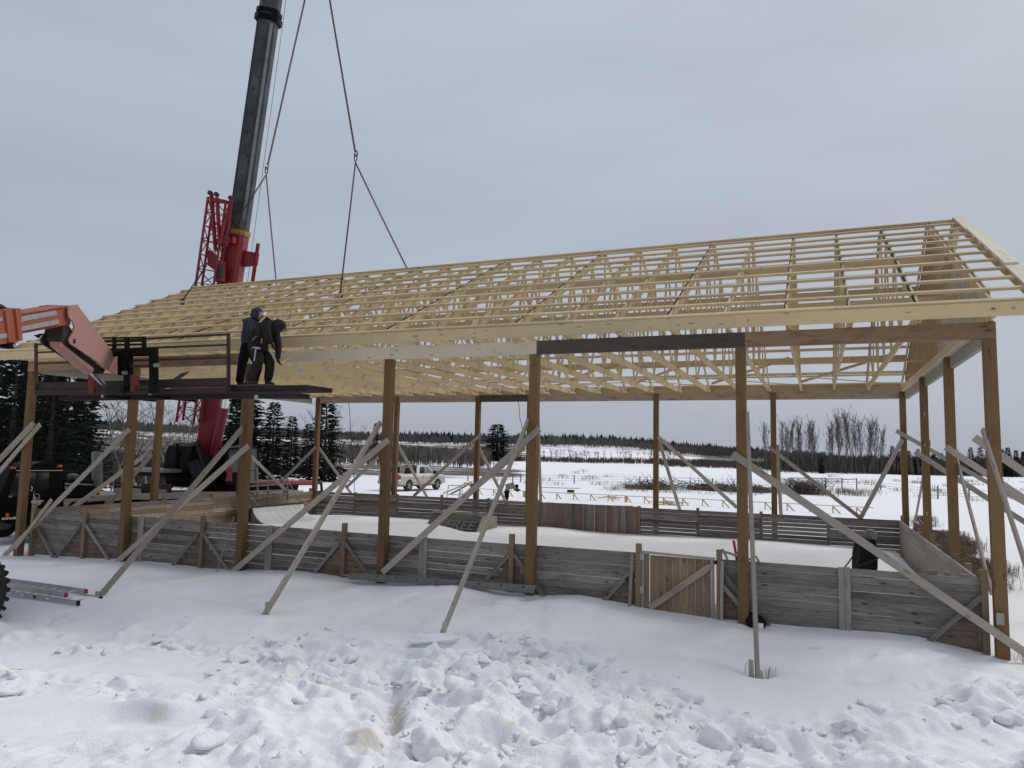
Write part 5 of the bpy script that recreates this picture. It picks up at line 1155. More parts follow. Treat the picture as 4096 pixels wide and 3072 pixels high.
mb = MB(); mb.lathe(q2(.20, -.05, 1.02), HYv, [(0, .07), (0, .14), (.03, .17), (.07, .17), (.10, .14), (.10, .07)], 18); mb.build('wheel', M['steel_grey'], bar_)
# second barrow behind the gate post
gw0 = atY(2900, 2230, 0.75)
b2_ = empty('wheelbarrow', (gw0.x, 0.75, 0.4), 'grey tubular barrow frame with red grip leaning behind the gate post', 'wheelbarrow')
def g3(u, v, y=0.6): return atY(u, v, y)
mb = MB(); mb.path([g3(2886, 2196), g3(2898, 2206), g3(2945, 2222), g3(2990, 2238), g3(3010, 2235), g3(3025, 2226), g3(3034, 2245), g3(3036, 2275)], 0.026, 8); mb.build('frame', M['galvanised'], b2_)
mb = MB(); mb.path([g3(2888, 2198), g3(2905, 2225), g3(2915, 2260)], 0.024, 8); mb.build('frame', M['galvanised'], b2_)
mb = MB(); mb.path([g3(2950, 2275, .7), g3(2944, 2215, .7), g3(2934, 2162, .7)], [.022, .026, .028], 8); gr = mb.build('grip', M['red_plastic'], b2_)
mb = MB(); mb.box((gw0.x+0.2, 0.85, 0.75), (0.6, 0.4, 0.5)); mb.build('tub', M['black_plastic'], b2_)
p = atY(3032, 2492, 0.05); mb = MB(); mb.blob((p.x-.05, 0.02, p.z), 0.17, 5, .2, 2, (1.1, .6, 1.0)); bg = mb.build('black_bag', M['black_plastic'], None, True); tag(bg, 'black bag with a white label at the foot of the second front post', 'bag')
mb = MB(); mb.box((p.x+.06, -0.09, p.z-.02), (.09, .012, .10)); lb2 = mb.build('label', M['white_paint'], bg)
# quarter pipe ramp with rails
rx = -23.1
ramp = empty('skate_ramp', (-22.8, 9.6, 0.4), 'white quarter pipe ramp with grey pipe rails at the left end of the rink', 'ramp')
prof = [(-23.12, 1.02), (-23.02, .80), (-22.88, .64), (-22.68, .50), (-22.42, .40), (-22.1, .34)]
edges_y = [8.03, 8.9, 9.3, 9.72, 10.1, 10.45, 10.75, 11.08]
for a, b in zip(edges_y[:-1], edges_y[1:]):
    mb = MB(); poly = [Vector((x, a+.006, z)) for x, z in prof]+[Vector((x-.02, a+.006, z-.05)) for x, z in prof[::-1]]
    for i in range(len(prof)-1):
        (xa, za), (xb, zb) = prof[i], prof[i+1]; mb.prism([(xa, a+.007, za), (xb, a+.007, zb), (xb-.02, a+.007, zb-.04), (xa-.02, a+.007, za-.04)], (0, b-a-.014, 0))
    mb.build('ramp_panel', M['ramp_white'], ramp)
for y in (8.04, 11.05):
    mb = MB(); mb.prism([(x-.04, y, z-.05) for x, z in prof]+[(-22.1, y, .2), (-23.2, y, .2)], (0, .03, 0)); mb.build('ramp_side', M['ply_grey'], ramp)
mb = MB(); mb.box((-23.6, 9.55, 0.97), (1.0, 3.1, .05)); mb.build('platform', M['ply_grey'], ramp); mb = MB(); mb.tube((-23.12, 8.0, 1.03), (-23.12, 11.1, 1.03), .03); mb.build('coping', M['dark_metal'], ramp)
for (u, v0, v1) in ((1028, 1870, 2010), (1070, 1905, 2015), (1148, 1895, 2005), (990, 1900, 2040)):
    mb = MB(); mb.bar(atX(u, v0, -23.9), atX(u+3, v1, -23.9), .07, .05, (0, 1, 0)); mb.build('rail_post', M['steel_grey'], ramp)
for (v0, v1) in ((1930, 1917), (1947, 1935), (1968, 1959), (1999, 1975)):
    mb = MB(); mb.tube(atX(985, v0, -23.85), atX(1160, v1, -23.85), .02); mb.build('rail', M['steel_grey'], ramp)
for a, b in (((994, 1970), (1037, 2032)), ((1154, 1930), (1217, 2030))):
    mb = MB(); mb.tube(atX(*a, -23.8), atX(*b, -23.05), .02); mb.build('rail_strut', M['steel_grey'], ramp)
# plywood box with faded block letters
fb = empty('plywood_box', atY(1815, 2120, 11.3), 'low grey plywood ramp with faded bubble letters half buried in rink snow', 'ramp')
TL, TR, BR, BL_ = atY(1732, 2051, 11.7), atY(1931, 2064, 11.7), atY(1908, 2123, 11.2), atY(1707, 2099, 11.2)
dn = (BL_-TL); BL_ = BL_+dn*0.5; BR = BR+(BR-TR)*0.4
nn = (TR-TL).cross(BL_-TL).normalized(); nn = nn if nn.y < 0 else -nn
mb = MB(); mb.prism([TL, TR, BR, BL_], -nn*0.03); mb.build('face', M['ply_grey'], fb)
mb = MB(); mb.prism([TR, TR+Vector((.42, .45, 0)), TR+Vector((.42, .45, -.9)), BR], Vector((-.03, 0.01, 0))); mb.build('side', M['beam_pink'], fb)
mb = MB(); mb.bar(TL-Vector((0, 0, -.03)), TR+Vector((.3, .2, .02)), .06, .10); mb.build('top_strip', M['beam_pink'], fb)
e1 = (TR-TL).normalized(); e2 = -(BL_-TL); e2 = (e2-e1*e2.dot(e1)).normalized()
org = atP(1772, 2112, TL, nn)+nn*0.004
text_mesh('FREE', 0.62, M['graffiti_black'], 'lettering', fb, org+e1*.03-e2*.03, e1, e2, .002, .12, .035); text_mesh('FREE', 0.62, M['graffiti_grey'], 'lettering', fb, org+nn*.004, e1, e2, .003, .12, .018)
# ------------------------------------------------------------------ beyond the rink
def ground_D(u, D):
    """point on the ground in pixel column u at distance D along the view"""
    dr = ray(u, 1536+(u-2048)*0.0215+283); p = CAM+dr*D; return Vector((p.x, p.y, zmesh(p.x, p.y)))
# pickup
rr = ground_D(1643, 56.0); fr_ = ground_D(1757, 59.3); fd = (fr_-rr); fd.z = 0; fd.normalize(); WB = 3.75; sdv = Vector((fd.y, -fd.x, 0))
if sdv.dot(CAM-rr) < 0: sdv = -sdv
tz = (rr.z+fr_.z)/2
truck = empty('pickup_truck', rr+fd*WB/2-sdv*0.9, 'muddy white crew cab pickup truck parked in the snow beyond the far fence', 'pickup')
def tp(x, y, z): p = rr+fd*x-sdv*y; return Vector((p.x, p.y, tz+z))     # x forward from rear axle, y away from the near side
def tprism(nm, poly, y0, y1, mat, par=truck):
    mb = MB(); mb.prism([tp(x, y0, z) for x, z in poly], -sdv*(y1-y0)); return mb.build(nm, M[mat], par)
arch = lambda cx: [(cx+0.50*math.cos(t), 0.42+0.50*math.sin(t)) for t in [math.pi*k/8 for k in range(8, -1, -1)]]
body_poly = [(-1.35, .62), (-1.33, 1.30), (0.98, 1.34), (3.25, 1.32), (4.55, 1.20), (4.72, 1.0), (4.74, .55)]+[(4.35, .50)]+[(x, z) for x, z in arch(WB)[::-1]]+[(3.2, .48), (.6, .48)]+[(x, z) for x, z in arch(0)[::-1]]+[(-.6, .52), (-1.3, .55)]
bodyT = tprism('body', body_poly, 0.0, 1.95, 'truck_dirty')
tprism('upper_body', [(-1.33, 1.08), (-1.32, 1.31), (.98, 1.35), (3.25, 1.33), (4.5, 1.21), (4.66, 1.10)], -0.012, 1.962, 'truck_white')
tprism('cab', [(1.0, 1.33), (1.02, 1.88), (1.15, 1.95), (2.35, 1.96), (2.55, 1.90), (3.30, 1.33)], 0.10, 1.85, 'truck_white')
tprism('window', [(1.35, 1.36), (1.35, 1.83), (2.0, 1.86), (2.05, 1.36)], 0.085, 0.095, 'glass_dark'); tprism('window', [(2.12, 1.36), (2.10, 1.86), (2.45, 1.84), (3.05, 1.37)], 0.085, 0.095, 'glass_pale')
tprism('bed_rack', [(-.5, 1.33), (-.4, 1.80), (.95, 1.86), (.95, 1.33)], 0.14, 0.18, 'black_plastic'); tprism('bed_rack', [(-.5, 1.33), (-.4, 1.80), (.95, 1.86), (.95, 1.33)], 1.74, 1.78, 'black_plastic')
mb = MB(); mb.bar(tp(.98, .1, 1.93), tp(.98, 1.85, 1.93), .09, .06); mb.build('rack_bar', M['black_plastic'], truck)
mb = MB(); mb.box(tp(3.05, -.13, 1.42), (.12, .22, .26), rz=math.atan2(fd.y, fd.x)); mb.build('mirror', M['black_plastic'], truck)
tprism('tail_light', [(-1.36, .88), (-1.36, 1.22), (-1.12, 1.22), (-1.12, .88)], -.02, .1, 'tail_red'); tprism('reverse_light', [(-1.362, .80), (-1.362, .92), (-1.13, .92), (-1.13, .80)], -.022, .08, 'white_paint')
mb = MB(); mb.bar(tp(-1.42, .05, .68), tp(-1.42, 1.9, .68), .24, .14); mb.build('bumper', M['truck_dirty'], truck); mb = MB(); mb.bar(tp(4.78, .05, .66), tp(4.78, 1.9, .66), .26, .14); mb.build('bumper', M['truck_dirty'], truck)
for x, z in ((1.62, 1.12), (2.62, 1.10)):
    mb = MB(); mb.bar(tp(x, -.02, z), tp(x+.2, -.02, z), .04, .03); mb.build('door_handle', M['black_plastic'], truck)
mb = MB(); mb.bar(tp(.7, .0, .44), tp(3.1, .0, .44), .06, .14); mb.build('running_board', M['black_plastic'], truck)
for x in (0, WB):
    for y in (.02, 1.62):
        mb = MB(); mb.lathe(tp(x, y+.30, .42), sdv, [(0, .25), (0, .38), (.05, .42), (.25, .42), (.30, .38), (.30, .25)], 24); wh = mb.build('wheel', M['rubber'], truck)
        mb = MB(); mb.lathe(tp(x, y+.02, .42), sdv, [(0, .26), (.015, .25), (-.02, .18), (.0, .10), (.03, .08)], 18); mb.build('rim', M['steel_grey'], wh)
        for k in range(5):
            a_ = 2*math.pi*k/5; mb = MB(); p_ = tp(x, y+.005, .42); mb.bar(p_+fd*.08*math.cos(a_)+Vector((0, 0, .08*math.sin(a_))), p_+fd*.25*math.cos(a_)+Vector((0, 0, .25*math.sin(a_))), .06, .02, sdv.cross(fd)); mb.build('spoke', M['aluminium'], wh)
mb = MB(); mb.bar(tp(-2.6, 1.3, 1.55), tp(0.9, 1.2, 1.98), .04, .16); pk = mb.build('lumber_plank', M['lumber_pale']); tag(pk, 'pale planks sticking out over the pickup\'s tailgate', 'plank')
mb = MB(); mb.box(tp(1.5, 1.0, .5), (3.6, 1.2, .3), rz=math.atan2(fd.y, fd.x)); mb.build('underbody', M['black_plastic'], truck)

# long low timber rail on braced legs, beyond the far fence
ra, rb_ = ground_D(1900, 53.5), ground_D(3490, 41.4)
railT = empty('timber_rail', ra.lerp(rb_, .5), 'long low rail of new lumber on short braced legs in the snow', 'timber rail')
NR = 21; rdv = (rb_-ra); rdv.z = 0; rdv.normalize()
for i in range(6):
    a, b = ra.lerp(rb_, i/6), ra.lerp(rb_, (i+1)/6); a.z = gz1(a.x, a.y)+.42; b.z = gz1(b.x, b.y)+.42; mb = MB(); mb.bar(a+rdv*.01, b-rdv*.01, .04, .09); mb.build('rail', M['lumber'], railT)
for i in range(NR):
    p = ra.lerp(rb_, (i+.3)/NR); z = gz1(p.x, p.y); w = .2 if i % 6 == 3 else .06
    mb = MB(); mb.box((p.x, p.y, z+.17), (w, .07, .45), rz=.2); lg = mb.build('leg', M['lumber'], railT)
    mb = MB(); mb.bar((p.x+.03, p.y, z+.36), (p.x+.42, p.y-.15, z-.03), .07, .03); mb.build('leg_brace', M['lumber'], railT)
for (u, D, n, lb) in ((2672, 46.5, 18, 'heap of pale lumber offcuts in the snow behind the timber rail'), (2445, 50.5, 7, 'scatter of pale offcuts lying on the snow left of the heap'), (1935, 46.5, 8, 'pale boards lying on the snow beside the stooping worker')):
    c0 = ground_D(u, D); mb = MB()
    for k in range(n):
        a_ = random.uniform(-.5, .5)+YAW; p = c0+Vector((random.gauss(0, .5), random.gauss(0, .3), random.uniform(.0, .22))); L = random.uniform(.2, .7); e = Vector((math.cos(a_), math.sin(a_), random.uniform(-.15, .15)))*L
        mb.bar(p-e, p+e, .035, .09)
    o = mb.build('offcut_heap', M['lumber']); tag(o, lb, 'lumber pile')
c0 = ground_D(2500, 42.5); mb = MB(); mb.bar(c0+HX*-.6+Vector((0, 0, .1)), c0+HX*.5+Vector((0, 0, .1)), .14, .09); tag(mb.build('timber_block', M['lumber']), 'short pale timber block lying in the snow nearest the far fence', 'timber')
c0 = ground_D(2285, 58.0); mb = MB(); mb.box(c0+Vector((0, 0, .18)), (.5, .35, .2)); saw = mb.build('generator', M['rust_brown']); tag(saw, 'small dark red machine on the snow beyond the timber rail', 'machine')
mb = MB(); mb.bar(c0-HX*2.3+Vector((0, 0, .42)), c0+HX*.7+Vector((0, 0, .42)), .04, .1); tag(mb.build('dark_board', M['rust_brown']), 'dark narrow board lying above the small red machine', 'board')
# sawhorses
def sawhorse(u, D, lab, rot):
    c = ground_D(u, D); r = Matrix.Rotation(YAW+rot, 3, 'Z'); P_ = lambda x, y, z: c+r @ Vector((x, y, z)); root = empty('sawhorse', c, lab, 'sawhorse')
    mb = MB(); mb.bar(P_(-.42, 0, .98), P_(.42, 0, .98), .06, .10); mb.build('top_bar', M['aluminium'], root)
    for sx in (-1, 1):
        for sy in (-1, 1):
            mb = MB(); mb.bar(P_(sx*.40, sy*.03, .98), P_(sx*.52, sy*.3, 0), .05, .04); mb.build('leg', M['aluminium'], root)
        for z in (.35, .62):
            mb = MB(); k = .27*(1-z); mb.bar(P_(sx*(.40+.12*(1-z)), -k-.02, z), P_(sx*(.40+.12*(1-z)), k+.02, z), .035, .02); mb.build('spreader', M['aluminium'], root)
    for sy in (-1, 1):
        mb = MB(); mb.bar(P_(-.47, sy*.18, .42), P_(.47, sy*.18, .42), .035, .02); mb.build('spreader', M['aluminium'], root)
    return P_
sawhorse(1824, 45.5, 'left of the two aluminium sawhorses beyond the far fence', .1); Ph = sawhorse(1872, 46.5, 'right aluminium sawhorse carrying the yellow saw, next to the back post', .2)
p = Ph(.05, 0, 1.08); sw = empty('saw', p, 'yellow cut off saw sitting on the right sawhorse', 'saw')
mb = MB(); mb.box(p+Vector((0, 0, .02)), (.55, .2, .09), rz=YAW); mb.build('body', M['tape_yellow'], sw); mb = MB(); mb.lathe(p+HX*.3+Vector((0, 0, -.15)), HYv, [(-.02, .17), (.02, .17)], 16); mb.build('blade', M['dark_metal'], sw)
for i, (a, b) in enumerate((((1770, 1975), (1890, 1925)), ((1800, 1978), (1885, 1932)))):
    mb = MB(); mb.bar(atD(*a, 46), atD(*b, 47), .09, .04); tag(mb.build('leaning_plank', M['lumber_pale' if i == 0 else 'beam_dark']), ('pale' if i == 0 else 'dark')+' plank leaning across the aluminium sawhorses', 'plank')
# wire fence across the field
wf = empty('wire_fence', ground_D(2600, 78), 'thin wire farm fence with sparse posts crossing the snowy field', 'fence')
pts = []
for u, h in ((1560, .95), (1874, .95), (2053, .95), (2085, .95), (2298, .95), (2560, .9), (2850, .9), (3160, 1.0), (3300, 1.25), (3366, 1.25), (3425, 1.25), (3520, .95), (3747, 1.1), (3872, 1.0), (4020, 1.0), (4250, 1.0)):
    p = ground_D(u, 80 if u < 3600 else 62 if u > 3700 else 72); mb = MB(); mb.tube(p-Vector((0, 0, .3)), p+Vector((0, 0, h)), .07, .06, 7); mb.build('post', M['fence_wood'], wf); pts.append((u, p, h))
for (ua, ub) in ((2053, 2085), (3160, 3300), (3300, 3366), (3366, 3425)):
    a = [p for u, p, h in pts if u == ua][0]; b = [p for u, p, h in pts if u == ub][0]; mb = MB(); mb.tube(a+Vector((0, 0, .85 if ua < 3000 else 1.1)), b+Vector((0, 0, .85 if ua < 3000 else 1.15)), .05, n=6); mb.build('rail', M['fence_wood'], wf)
for hh in (.3, .55, .8):
    for (u0, a, h0), (u1, b, h1) in zip(pts[:-1], pts[1:]):
        mb = MB(); mb.tube(a+Vector((0, 0, hh)), b+Vector((0, 0, hh)), .012, n=3, caps=False); mb.build('wire', M['dark_metal'], wf)

# ---- trees
def spruce_mesh(h, seed, dens=1.0):
    rd = random.Random(seed); trunk = MB(); trunk.tube((0, 0, -.3), (0, 0, h*.97), h*.016+.03, .01, 6)
    crown = MB(); V = crown.v
    ph = [rd.uniform(0, 6.28) for _ in range(6)]
    NW = 34
    for wv in range(NW):
        t0 = .03+.96*(wv/NW)**.9; nb = max(4, int(12-7*t0))
        for k in range(nb):
            t = min(.99, t0+rd.uniform(-.4, .4)/NW); z = t*h; a = 6.283*k/nb+wv*1.3+rd.uniform(-.35, .35)
            env = h*.21*(1-t)**.86*(1+.20*math.sin(2*a+ph[0]+5*t)+.16*math.sin(3*a+ph[1]-9*t))+.10
            r = env*rd.choice((.45, .7, .85, .95, 1.05, 1.2)); droop = rd.uniform(.12, .45)*(1-.7*t); rise = rd.uniform(0, .22)+.45*t*t
            ca, sa = math.cos(a), math.sin(a); m = max(3, int(r*4.6)); s0 = .20+.023*h
            for j in range(m):
                q = (j+.9)/m; px, py = ca*r*q, sa*r*q; pz = z-droop*r*q*q*1.6+rise*r*q; s = s0*(1.15-.72*q)*rd.uniform(.55, 1.2)
                for w in (-1, 1):
                    b = a+w*rd.uniform(.2, .95); ex, ey = math.cos(b)*s, math.sin(b)*s; n0 = len(V)
                    V += [(px, py, pz+.02), (px+ex*.6-sa*s*.20*w, py+ey*.6+ca*s*.20*w, pz-s*rd.uniform(.2, .55)), (px+ex*1.25, py+ey*1.25, pz-s*rd.uniform(.1, .6)), (px+ex*.7, py+ey*.7, pz+s*rd.uniform(-.1, .12))]
                    crown.face((n0, n0+1, n0+2, n0+3), [(0, 0)]*4)
                if rd.random() < .4:
                    n0 = len(V); V += [(px, py, pz), (px+ca*s*.5, py+sa*s*.5, pz-s*.3), (px-ca*s*.15, py-sa*s*.15, pz-s*rd.uniform(.5, 1.0))]; crown.face((n0, n0+1, n0+2), [(0, 0)]*3)
    return trunk, crown
def grow_bare(h, seed, upr=.5, thick=1.0, lev=4, nb=9, tr=.011, tw=.006):
    """trunk with limbs that split into finer and finer twigs; returns (trunk, crown)"""
    rd = random.Random(seed); tk = MB(); cr_ = MB()
    def limb(p, d, L, r, lv, mb):
        n = 4 if lv > 1 else 2; pts = [Vector(p)]; dd = Vector(d)
        for i in range(n):
            dd = (dd+Vector((rd.gauss(0, .10), rd.gauss(0, .10), rd.gauss(.05, .08)))).normalized(); pts.append(pts[-1]+dd*L/n)
        mb.path(pts, [max(tw, r*(1-.75*i/n)) for i in range(n+1)], 5 if lv > 2 else 3)
        if lv == 0: return
        kk = {4: nb, 3: 5, 2: 4, 1: 3}[lv]
        for k in range(kk):
            t = rd.uniform(.28 if lv == 4 else .15, 1.0); i = min(n-1, int(t*n)); q = pts[i].lerp(pts[i+1], t*n-i); a = rd.uniform(0, 6.283)
            side = Vector((math.cos(a), math.sin(a), 0)); nd = (dd*(upr+.25)+side*(1-upr*.6)+Vector((0, 0, upr*.6))).normalized()
            limb(q, nd, L*rd.uniform(.28, .50)*(1.15-.55*t if lv == 4 else .95), r*.45*(1-.4*t), lv-1, cr_)
    limb((0, 0, -.2), (0, 0, 1), h*.92, h*tr+.01, lev, tk)
    return tk, cr_
def tree_proto(name, tk, cr_, mt, mc, crown='crown'):
    root = bpy.data.objects.new(name, None); COL.objects.link(root)
    a = tk.build('trunk', M[mt], root); b = cr_.build(crown, M[mc], root); return root
def place(proto, p, s, rot, label=None, group=None, cat='tree', first=False, sz=None):
    o = proto if first else copy_tree(proto); o.location = p; o.scale = (s, s, sz or s); o.rotation_euler = (0, 0, rot); return tag(o, label, cat, group)
SPR = [tree_proto('spruce_tree', *spruce_mesh(9.0, sd_, 1.0), 'bark_dark', 'spruce') for sd_ in (3, 11, 19)]
used = set()
def put_spruce(u, vtop, D, label, group=None, wide=1.0, k=None, zoff=0.0):
    p = ground_D(u, D); p.z += zoff; top = CAM+ray(u, vtop)*D; h = max(1.0, top.z-p.z); i = random.randrange(3) if k is None else k
    f = i not in used; used.add(i); return place(SPR[i], p, h/9.0*wide, random.uniform(0, 6.28), label, group, 'tree', f, h/9.0)
put_spruce(158, 1318, 43, 'tall dark spruce whose tip shows above the roof behind the telehandler boom', wide=1.5, k=0)
put_spruce(98, 1345, 47, 'slim dark spruce tip just right of the boom collar above the eave', wide=1.2, k=1)
put_spruce(258, 1400, 39, 'broad dark spruce behind the left front post above the crane cab', wide=1.7, k=2)
put_spruce(45, 1420, 37, 'dark spruce filling the left edge under the eave', wide=1.6)
put_spruce(-60, 1400, 40, 'dark spruce cut by the left edge of the picture', wide=1.6)
put_spruce(330, 1530, 44, 'dark spruce with ragged right side just left of the bare birches', wide=1.5)
put_spruce(200, 1480, 34, 'low dark spruce right behind the crane cab roof', wide=1.6)
put_spruce(985, 1480, 74, 'tall dark spruce behind the fifth front post', wide=1.5)
put_spruce(940, 1560, 80, 'dark spruce between the crane boom and the fifth front post', wide=1.5)
put_spruce(1090, 1600, 72, 'pointed dark spruce right of the fifth front post', wide=1.4)
put_spruce(1165, 1660, 80, 'smaller dark spruce in the gap between two larger ones', wide=1.4)
put_spruce(1300, 1560, 70, 'broad dark spruce behind the far left corner post', wide=1.5)
put_spruce(1230, 1690, 84, 'shadowed dark spruce just left of the far left corner post', wide=1.4)
put_spruce(1988, 1692, 280, 'lone dark spruce standing in the open field left of the third front post', wide=3.2)
put_spruce(1500, 1688, 240, 'narrow dark spruce half hidden by the fourth front post', wide=1.0)
put_spruce(3285, 1832, 150, 'small dark spruce at the foot of the tall bare poplars', wide=1.6)
for i in range(40):
    u = random.uniform(3500, 4250); put_spruce(u, 1795+random.uniform(-22, 40)+(12 if u < 3560 else 0), random.uniform(165, 215), 'dark spruce in the tree line behind the right hand field', 'spruces in the right tree line', 1.3)
# bare birches behind the crane
BI = [tree_proto('birch_tree', *grow_bare(9.0, sd_, .35, 1.0, 4, 10), 'bark_pale', 'twig') for sd_ in (5, 8)]
ub = set()
for (u, vt, D, lab) in ((452, 1640, 42, 'thin bare birch leaning over the exhaust stack'), (505, 1560, 46, 'bare birch left of the sixth front post'), (560, 1580, 44, 'pale trunked bare birch right of the sixth front post'), (600, 1540, 48, 'bare birch just left of the end post'), (690, 1530, 46, 'wide bare tree behind the crane counterweight'), (735, 1560, 52, 'bare tree left of the crane boom'), (770, 1600, 58, 'thin bare tree behind the lattice jib'), (1195, 1600, 88, 'bare tree between the dark spruces'), (1365, 1640, 92, 'bare twiggy tree right of the far left corner post'), (1420, 1700, 120, 'small bare tree at the edge of the field by the tag rope'), (395, 1600, 50, 'bare birch at the right edge of the left spruces'), (640, 1620, 60, 'slender bare birch behind the red brown tool box')):
    p = ground_D(u, D); h = (CAM+ray(u, vt)*D).z-p.z; i = random.randrange(2); f = i not in ub; ub.add(i); place(BI[i], p, h/9*.9, random.uniform(0, 6), lab, None, 'tree', f, h/9)
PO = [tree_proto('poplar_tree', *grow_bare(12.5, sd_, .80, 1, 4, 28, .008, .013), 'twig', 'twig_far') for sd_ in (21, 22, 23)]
up_ = set()
for k, (x, y) in enumerate(((660, 260), (800, 240), (840, 220), (880, 290), (960, 290), (1020, 225), (1050, 260), (1100, 235), (1170, 265), (1250, 280), (1290, 240), (1350, 170), (1390, 210), (1440, 165), (1500, 170), (1540, 190), (1580, 250), (1620, 245), (1690, 220), (1740, 240), (1790, 300), (935, 350))):
    u, vt = 2800+x*.4069, 1600+y*.4069; D = random.uniform(150, 168); p = ground_D(u, D); h = (CAM+ray(u, vt)*D).z-p.z; i = k % 3; f = i not in up_; up_.add(i)
    place(PO[i], p, h/12.5*.80, random.uniform(0, 6), 'tall bare poplar in the clump beyond the right side of the rink', 'bare poplars', 'tree', f, h/12.5)
SB = [tree_proto('bare_tree', *grow_bare(5.0, sd_, .6, 1, 3, 10, .012, .02), 'twig', 'twig') for sd_ in (31, 32)]
us = set()
for k in range(90):
    u = random.uniform(2130, 2720) if k < 55 else random.uniform(1340, 1960); D = random.uniform(285, 320) if k < 55 else random.uniform(190, 330); p = ground_D(u, D); i = k % 2; f = i not in us; us.add(i)
    place(SB[i], p, random.uniform(.8, 1.2), random.uniform(0, 6), 'thin bare tree in the sparse rows on the far snowy slope', 'sparse bare trees on the slope', 'tree', f)
# far woods, one mass each
def far_wood(name, n, uf, df, hf, kind, mat, label, cat):
    mb = MB()
    for _ in range(n):
        u = uf(); D = df(u); p = ground_D(u, D); h = hf(u)
        if kind == 'spruce':
            r = h*random.uniform(.16, .24); a0 = random.uniform(0, 1)
            for (z0, z1, rr_) in ((.05, .55, 1), (.35, .8, .7), (.62, 1.0, .42)):
                n0 = len(mb.v); mb.v += [(p.x+r*rr_*math.cos(a0+t*1.257)*random.uniform(.8, 1.2), p.y+r*rr_*math.sin(a0+t*1.257), p.z+h*z0*random.uniform(.9, 1.1)) for t in range(5)]+[(p.x, p.y, p.z+h*z1)]
                for t in range(5): mb.face((n0+t, n0+(t+1) % 5, n0+5), [(0, 0)]*3)
        else:
            for _k in range(3):
                x, y = p.x+random.gauss(0, .7), p.y+random.gauss(0, .7); r = h*random.uniform(.025, .07); n0 = len(mb.v); zz = p.z+h*random.uniform(.35, .6); dx = random.gauss(0, .4)
                mb.v += [(x, y, p.z-.3)]+[(x+r*math.cos(t*2.1), y+r*math.sin(t*2.1), zz) for t in range(3)]+[(x+dx, y, p.z+h*random.uniform(.8, 1.0))]
                for t in range(3): mb.face((n0, n0+1+t, n0+1+(t+1) % 3), [(0, 0)]*3); mb.face((n0+1+t, n0+4, n0+1+(t+1) % 3), [(0, 0)]*3)
    o = mb.build(name, M[mat]); return tag(o, label, cat, None, 'stuff')
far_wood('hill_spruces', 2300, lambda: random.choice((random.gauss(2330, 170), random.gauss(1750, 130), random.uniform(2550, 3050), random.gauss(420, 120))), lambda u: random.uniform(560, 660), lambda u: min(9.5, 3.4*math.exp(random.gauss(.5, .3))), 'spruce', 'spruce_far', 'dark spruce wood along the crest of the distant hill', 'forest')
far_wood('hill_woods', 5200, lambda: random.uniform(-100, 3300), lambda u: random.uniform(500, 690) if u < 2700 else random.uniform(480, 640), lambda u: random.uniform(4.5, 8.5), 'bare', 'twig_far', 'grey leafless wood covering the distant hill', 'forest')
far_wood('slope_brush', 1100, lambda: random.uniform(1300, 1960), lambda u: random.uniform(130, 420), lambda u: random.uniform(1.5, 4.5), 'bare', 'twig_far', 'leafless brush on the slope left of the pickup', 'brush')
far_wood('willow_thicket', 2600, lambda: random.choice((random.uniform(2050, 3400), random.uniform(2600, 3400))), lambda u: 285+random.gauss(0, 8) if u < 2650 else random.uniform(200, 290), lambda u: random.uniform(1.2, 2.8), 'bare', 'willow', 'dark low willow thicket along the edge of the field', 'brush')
far_wood('right_brush', 3000, lambda: random.uniform(3080, 4300), lambda u: random.uniform(165, 240), lambda u: random.uniform(2.0, 5.5), 'bare', 'twig', 'dark leafless brush under the right tree line', 'brush')
far_wood('left_brush', 1500, lambda: random.uniform(380, 820), lambda u: random.uniform(52, 110), lambda u: random.uniform(.8, 2.6), 'bare', 'twig', 'tangled leafless brush behind the crane', 'brush')
# brush piles, shrub, dry grass
def twigs(mb, c, n, rx_, ry_, h, L, r, upb=.3):
    for _ in range(n):
        p = c+Vector((random.gauss(0, rx_), random.gauss(0, ry_), random.uniform(0, h)*math.exp(-random.random()))); d_ = Vector((random.gauss(0, 1), random.gauss(0, 1), random.gauss(upb, .5))).normalized()*L*random.uniform(.5, 1.3); mb.tube(p-d_*.3, p+d_, r, r*.4, 3, False)
for (u, D, rx_, h, n, lab) in ((2610, 70, 1.2, 1.0, 200, 'heap of uprooted stumps and branches left of the third back post'), (2850, 70, 1.8, .9, 260, 'long dark brush heap between the back posts'), (3000, 68, 1.2, .7, 160, 'low brush heap behind the second front post')):
    c = ground_D(u, D); root = empty('brush_pile', c, lab, 'brush pile'); mb = MB(); twigs(mb, c, n, rx_, .8, h, 1.0, .035); mb.build('branches', M['stump_wood'], root)['kind'] = 'stuff'
    mb = MB()
    for k in range(7): mb.blob(c+Vector((random.gauss(0, rx_), random.gauss(0, .6), .1)), random.uniform(.35, .7), k+int(u), .5, 2, (1.2, 1, .7))
    mb.build('root_mass', M['dirt'], root)['kind'] = 'stuff'
c = ground_D(3215, 66); root = empty('bare_shrub', c, 'rounded leafless shrub with arching twigs right of the second back post', 'shrub'); mb = MB()
for k in range(420):
    p = c+Vector((random.gauss(0, .9), random.gauss(0, .5), 0)); a = random.uniform(0, 6.28); L = random.uniform(.9, 2.1); d0 = Vector((math.cos(a)*.5, math.sin(a)*.5, 1)).normalized()
    mb.path([p, p+d0*L*.5, p+d0*L*.8+Vector((math.cos(a), math.sin(a), 0))*L*.25, p+d0*L*.85+Vector((math.cos(a), math.sin(a), -.3))*L*.5], [.018, .014, .01, .006], 3)
mb.build('twigs', M['willow'], root)['kind'] = 'stuff'
